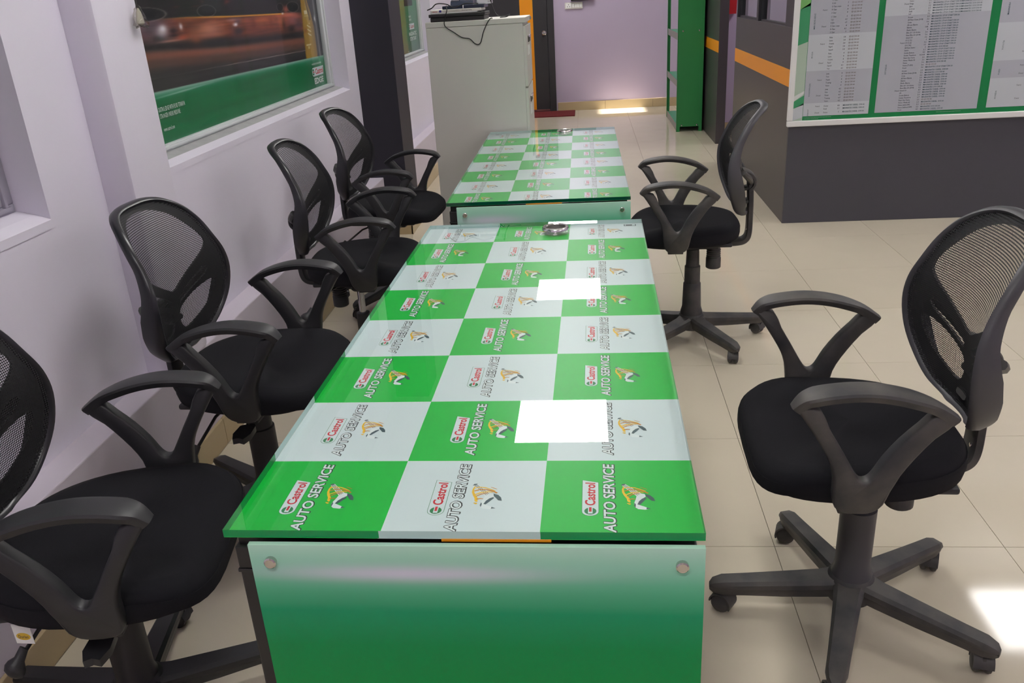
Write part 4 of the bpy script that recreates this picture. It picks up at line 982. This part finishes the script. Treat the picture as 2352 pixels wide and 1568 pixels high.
# ================================================================== CHART BOARD
bx0, bx1, bz0, bz1, by = .705, 2.62, .60, 1.95, 3.312
bd = empty('chart_board', (bx0, by, bz0), 0, 'white framed green oil recommendation chart on the dark cubicle wall', 'notice board')
def BL(x, zv, y=0): return (x-bx0, y, zv-bz0)
fw = .034
for a, bq in (((bx0, bz0), (bx1, bz0+fw)), ((bx0, bz1-fw), (bx1, bz1)), ((bx0, bz0+fw), (bx0+fw*.9, bz1-fw)), ((bx1-fw, bz0+fw), (bx1, bz1-fw))):
    MB().box(BL(a[0], a[1], -.008), BL(bq[0], bq[1], .022), 'white_frame', .005).build('frame_rail', bd, 0)
sh_ = MB().box(BL(bx0+.01, bz0+.01, .004), BL(bx1-.01, bz1-.01, .012), 'b_green').build('printed_chart', bd, 0)
ch_ = MB(); yy = [.0036]
fB = lambda p: BL(p[0], p[1], yy[0])
def rect(x0, z0, x1, z1, mt): ch_.flat([(x0, z0), (x1, z0), (x1, z1), (x0, z1)], fB, mt)
# photo strip at the left edge
rect(bx0+.03, bz0+.034, .793, bz1-.03, 'b_mint'); yy[0] = .0033
for (za, zb_, mt) in ((.634, .70, 'b_pale'), (.705, .745, 'b_green2'), (1.06, 1.255, 'b_green2'), (1.255, 1.42, 'b_lime'), (1.45, 1.7, 'b_green2')):
    ch_.flat([(bx0+.03, za), (.793, za+.02), (.793, zb_+.035), (bx0+.03, zb_)], fB, mt)
ch_.flat([(bx0+.03, .745), (.793, .79), (.793, .805), (bx0+.03, .775)], fB, 'paper_white')
cols = [(.795, 1.172, .658), (1.208, 1.787, .660), (1.838, 2.585, .662)]
bands = [[(.658, .730, 0), (.730, .860, 1), (.860, 1.085, 0) if False else (.860, .980, 0), (.980, 1.18, 1), (1.18, 1.9, 0)], [(.66, 1.165, 1), (1.165, 1.9, 0)], [(.662, .785, 0), (.785, .895, 1), (.895, 1.11, 0), (1.11, 1.9, 1)]]
# rows: pixel-measured heights of the printed rows, in metres
V = MB()
def rows(items, x_name, x_num, x_oil, z_top, dz, h, ws):
    zc = z_top
    for it in items:
        if it is None: zc -= dz*.22; continue
        nm, num, oil = it
        put_line(V, nm, 'b_text', fB, x_name, zc, h, ws*.9)
        if num: put_line(V, num, 'b_text', fB, x_num, zc, h, ws, align='RIGHT')
        if oil: put_line(V, oil, 'b_brown' if oil.startswith('EDGE') else 'b_teal', fB, x_oil, zc, h, ws)
        zc -= dz
    return zc
E5 = 'EDGE 5W-40'; MD = 'MAGNATEC DIESEL 15W-40'; MS = 'MAGNATEC STOP START 5W-30'; SUV = 'MAGNATEC SUV 5W-40'; BOTH = MS+'/'+SUV
c1rows = [('C Class', '6', E5), ('E 250', '7', E5), ('E Class coupe', '8', E5), ('R Class', '8', E5), ('S Class', '8', E5), None, ('C Class', '6', E5), ('CLS', '6.5', E5), ('E 250', '6.5', E5), ('E Class coupe', '8', E5), ('R Class', '8.5', E5), ('S Class', '9', E5), None, None, None,
          ('Fabia', '3.8', E5), ('Laura', '3.8', E5), ('Octavia', '3.8', E5), ('Rapid', '3.8', E5), ('Superb', '3.8', E5), None, ('Fabia', '4', E5), ('Laura', '4', E5), ('Octavia', '4', E5), ('Rapid', '4', E5), ('Superb', '4.3', E5), ('Yeti', '4.3', E5), None, None, None,
          ('Jetta', '4', E5), ('Polo', '3', E5), ('Passat', '4', E5), ('Touareg', '4', E5), ('Vento', '4', E5), None, ('Jetta', '4.5', E5), ('Polo', '4.5', E5), ('Passat', '4.5', E5), ('Touareg', '6.7', E5), ('Vento', '4.5', E5), None, None, None,
          ('Duster', '4.8', MD), ('Kwid', '2.9', MD), None, ('Duster', '5', MD)]
c2rows = [('Dzire', '3.2', MS), ('Ertiga', '3.1', BOTH), ('Ignis', '3.2', BOTH), ('S-Cross', '3.1', BOTH), ('Swift', '3.2', BOTH), ('Sx4', '3.2', BOTH), None,
          ('Accent', '3.3', MS), ('All New Creta (2018)', '3.6', SUV), ('Creta', '3.6', MS), ('All new Elantra', '4', MS), ('Elantra', '3.85', MS), ('Fluidic Elantra', '4', MS), ('Elite i20 / i20 Active', '3.6', MS), ('New Elite i20 (2018)', '3.6', MS), ('Grand i10', '3.6', MS), ('i10 (1.1L)', '3', MS), ('i10 (1.2L)', '3.6', MS), ('i20 (1.4L)', '3.3', MS), ('All New Santro', '3', SUV), ('Santro', '3.1', MS), ('Sonata Embera', '4.3', MS), ('Sonata Transform', '4.3-4.4', MS), ('Next Gen Verna', '3.6', MS), ('Verna / Fluidic 4S', '3.3', MS), ('Venue', '3.6', SUV), ('Venue (T-GDI)', '3.6', E5), ('Xcent', '3.6', MS), None,
          ('Accent', '5.3', MD), ('All New Creta (2018)', '5.3', SUV), ('Creta', '5.3', MD), ('All New Elantra', '5.3', MD), ('Elantra', '5.9', MD), ('Fluidic Elantra', '5.3', MD), ('Elite i20 / i20 Active', '5.3', MD), ('New Elite i20 (2018)', '5.3', SUV), ('Grand i10', '4.7', MD), ('i20', '5.3', MD), ('Sonata Embera', '5.9', MD), ('Sonata Transform', '6.7', MD), ('Next Gen Verna', '5.3', E5), ('Verna / Fluidic 4S', '5.3', MD), ('Venue (with DPF)', '5.3', E5), ('Venue (without DPF)', '5.3', SUV), ('Xcent', '4.7', MD)]
c3rows = [('Verito', '', ''), ('Xylo', '', ''), ('XUV 300', '', ''), ('Xylo', '', ''), None, None, ('Altis', '', ''), ('Camry', '', ''), ('Corolla', '', ''), ('Cross', '', ''), ('Etios', '', ''), ('Innova', '', ''), ('Liva', '', ''), None, ('Altis', '', ''), ('Cross', '', ''), ('Etios', '', ''), ('Fortuner', '', ''), None, None, None, ('Innova', '', ''), ('Liva', '', ''), None, None, None,
          ('Aspire', '', ''), ('Ecosport', '', ''), ('Figo', '', ''), None, ('Aspire', '', ''), ('Ecosport', '', ''), ('Figo', '', ''), None, None, None, ('Amaze', '', ''), ('City', '', ''), ('Jazz', '', ''), ('Mobilio', '', ''), ('WR-V', '', ''), None, ('Amaze', '', ''), ('City', '', ''), ('Jazz', '', ''), ('Mobilio', '', ''), ('WR-V', '', '')]
def stack_height(r, dz): return sum(dz*.22 if i is None else dz for i in r)
yy[0] = .0033
dz1, dz2, dz3 = .01685, .01375, .0141
zt1 = .672+stack_height(c1rows, dz1)-dz1; zt2 = .667+stack_height(c2rows, dz2)-dz2; zt3 = .676+stack_height(c3rows, dz3)-dz3
def band_z(r, dz, zt, i):   # height of the gap before item i
    return zt-stack_height(r[:i], dz)+dz*1.05
def band(col, r, dz, zt, cuts, first):
    x0, x1, zb_ = col; prev = bz1-.03; k = first
    for cut in cuts+[None]:
        zc = zb_ if cut is None else band_z(r, dz, zt, cut)+dz*.1
        rect(x0, zc, x1, prev, 'b_pale' if k else 'b_grey'); prev = zc; k = 1-k
yy[0] = .0032
band(cols[0], c1rows, dz1, zt1, [14, 29, 43], 0); band(cols[1], c2rows, dz2, zt2, [7], 1); band(cols[2], c3rows, dz3, zt3, [5, 25, 35], 0)
yy[0] = .0026
rows(c1rows, .912, 1.003, 1.022, zt1, dz1, .0084, .83); rows(c2rows, 1.338, 1.455, 1.467, zt2, dz2, .0080, .90); rows(c3rows, 2.05, 2.2, 2.22, zt3, dz3, .0082, .9)
for (x, lst, r, dz, zt) in ((.868, ((3, 'Petrol'), (9, 'Diesel'), (17, 'Petrol'), (24, 'Diesel'), (32, 'Petrol'), (38, 'Diesel'), (44, 'Petrol'), (47, 'Diesel')), c1rows, dz1, zt1), (1.315, ((1, 'Diesel'), (17, 'Petrol'), (37, 'Diesel')), c2rows, dz2, zt2), (1.995, ((9, 'Petrol'), (17, 'Diesel'), (27, 'Petrol'), (31, 'Diesel'), (38, 'Petrol'), (44, 'Diesel')), c3rows, dz3, zt3)):
    for i, t_ in lst: put_line(V, t_, 'b_text', fB, x+.02, zt-stack_height(r[:i], dz), .0080, .86, align='RIGHT')
def vert(t_, x, zc, h):
    v, fc = text_geo(t_, .012, 0, 1, 1.0, 'CENTER'); k = h/.69
    V.add([fB((x-p[1]*k, zc+p[0]*k)) for p in v], fc, 'b_teal')
vert('MERCEDES-BENZ', .826, zt1-stack_height(c1rows[:7], dz1), .0078); vert('SKODA', .826, zt1-stack_height(c1rows[:21], dz1), .0078); vert('VOLKSWAGEN', .826, zt1-stack_height(c1rows[:35], dz1), .0078); vert('RENAULT', .826, zt1-stack_height(c1rows[:46], dz1), .007)
vert('HYUNDAI', 1.250, zt2-stack_height(c2rows[:27], dz2), .0086)
vert('MAHINDRA', 1.885, zt3+.03, .0086); vert('TOYOTA', 1.885, zt3-stack_height(c3rows[:14], dz3), .0086); vert('FORD', 1.885, zt3-stack_height(c3rows[:29], dz3), .0086); vert('HONDA', 1.885, zt3-stack_height(c3rows[:42], dz3), .0086)
yy[0] = .0030
for x0, t_ in ((.80, 'The recommendation chart is based on the information available from vehicle manufacturers pertaining to the application. Castrol uses its best endeavours'), (1.56, 'This information is provided for convenience only. The customer is responsible for use and application of the recommended products')):
    put_line(V, t_, 'w_text', fB, x0, .6485, .0034, .52, 0.0)
put_line(V, 'to ensure that the information given is correct but no warranty is implied or given', 'w_text', fB, .80, .6405, .0034, .52, 0.0)
ch_.build('chart_fields', sh_, 0, False); V.build('chart_lettering', sh_, 0, False)
pn = MB().box(BL(bx0+.02, bz0+.02, -.0002), BL(bx1-.02, bz1-.02, .0014), 'film').build('cover_sheet', bd, 0)
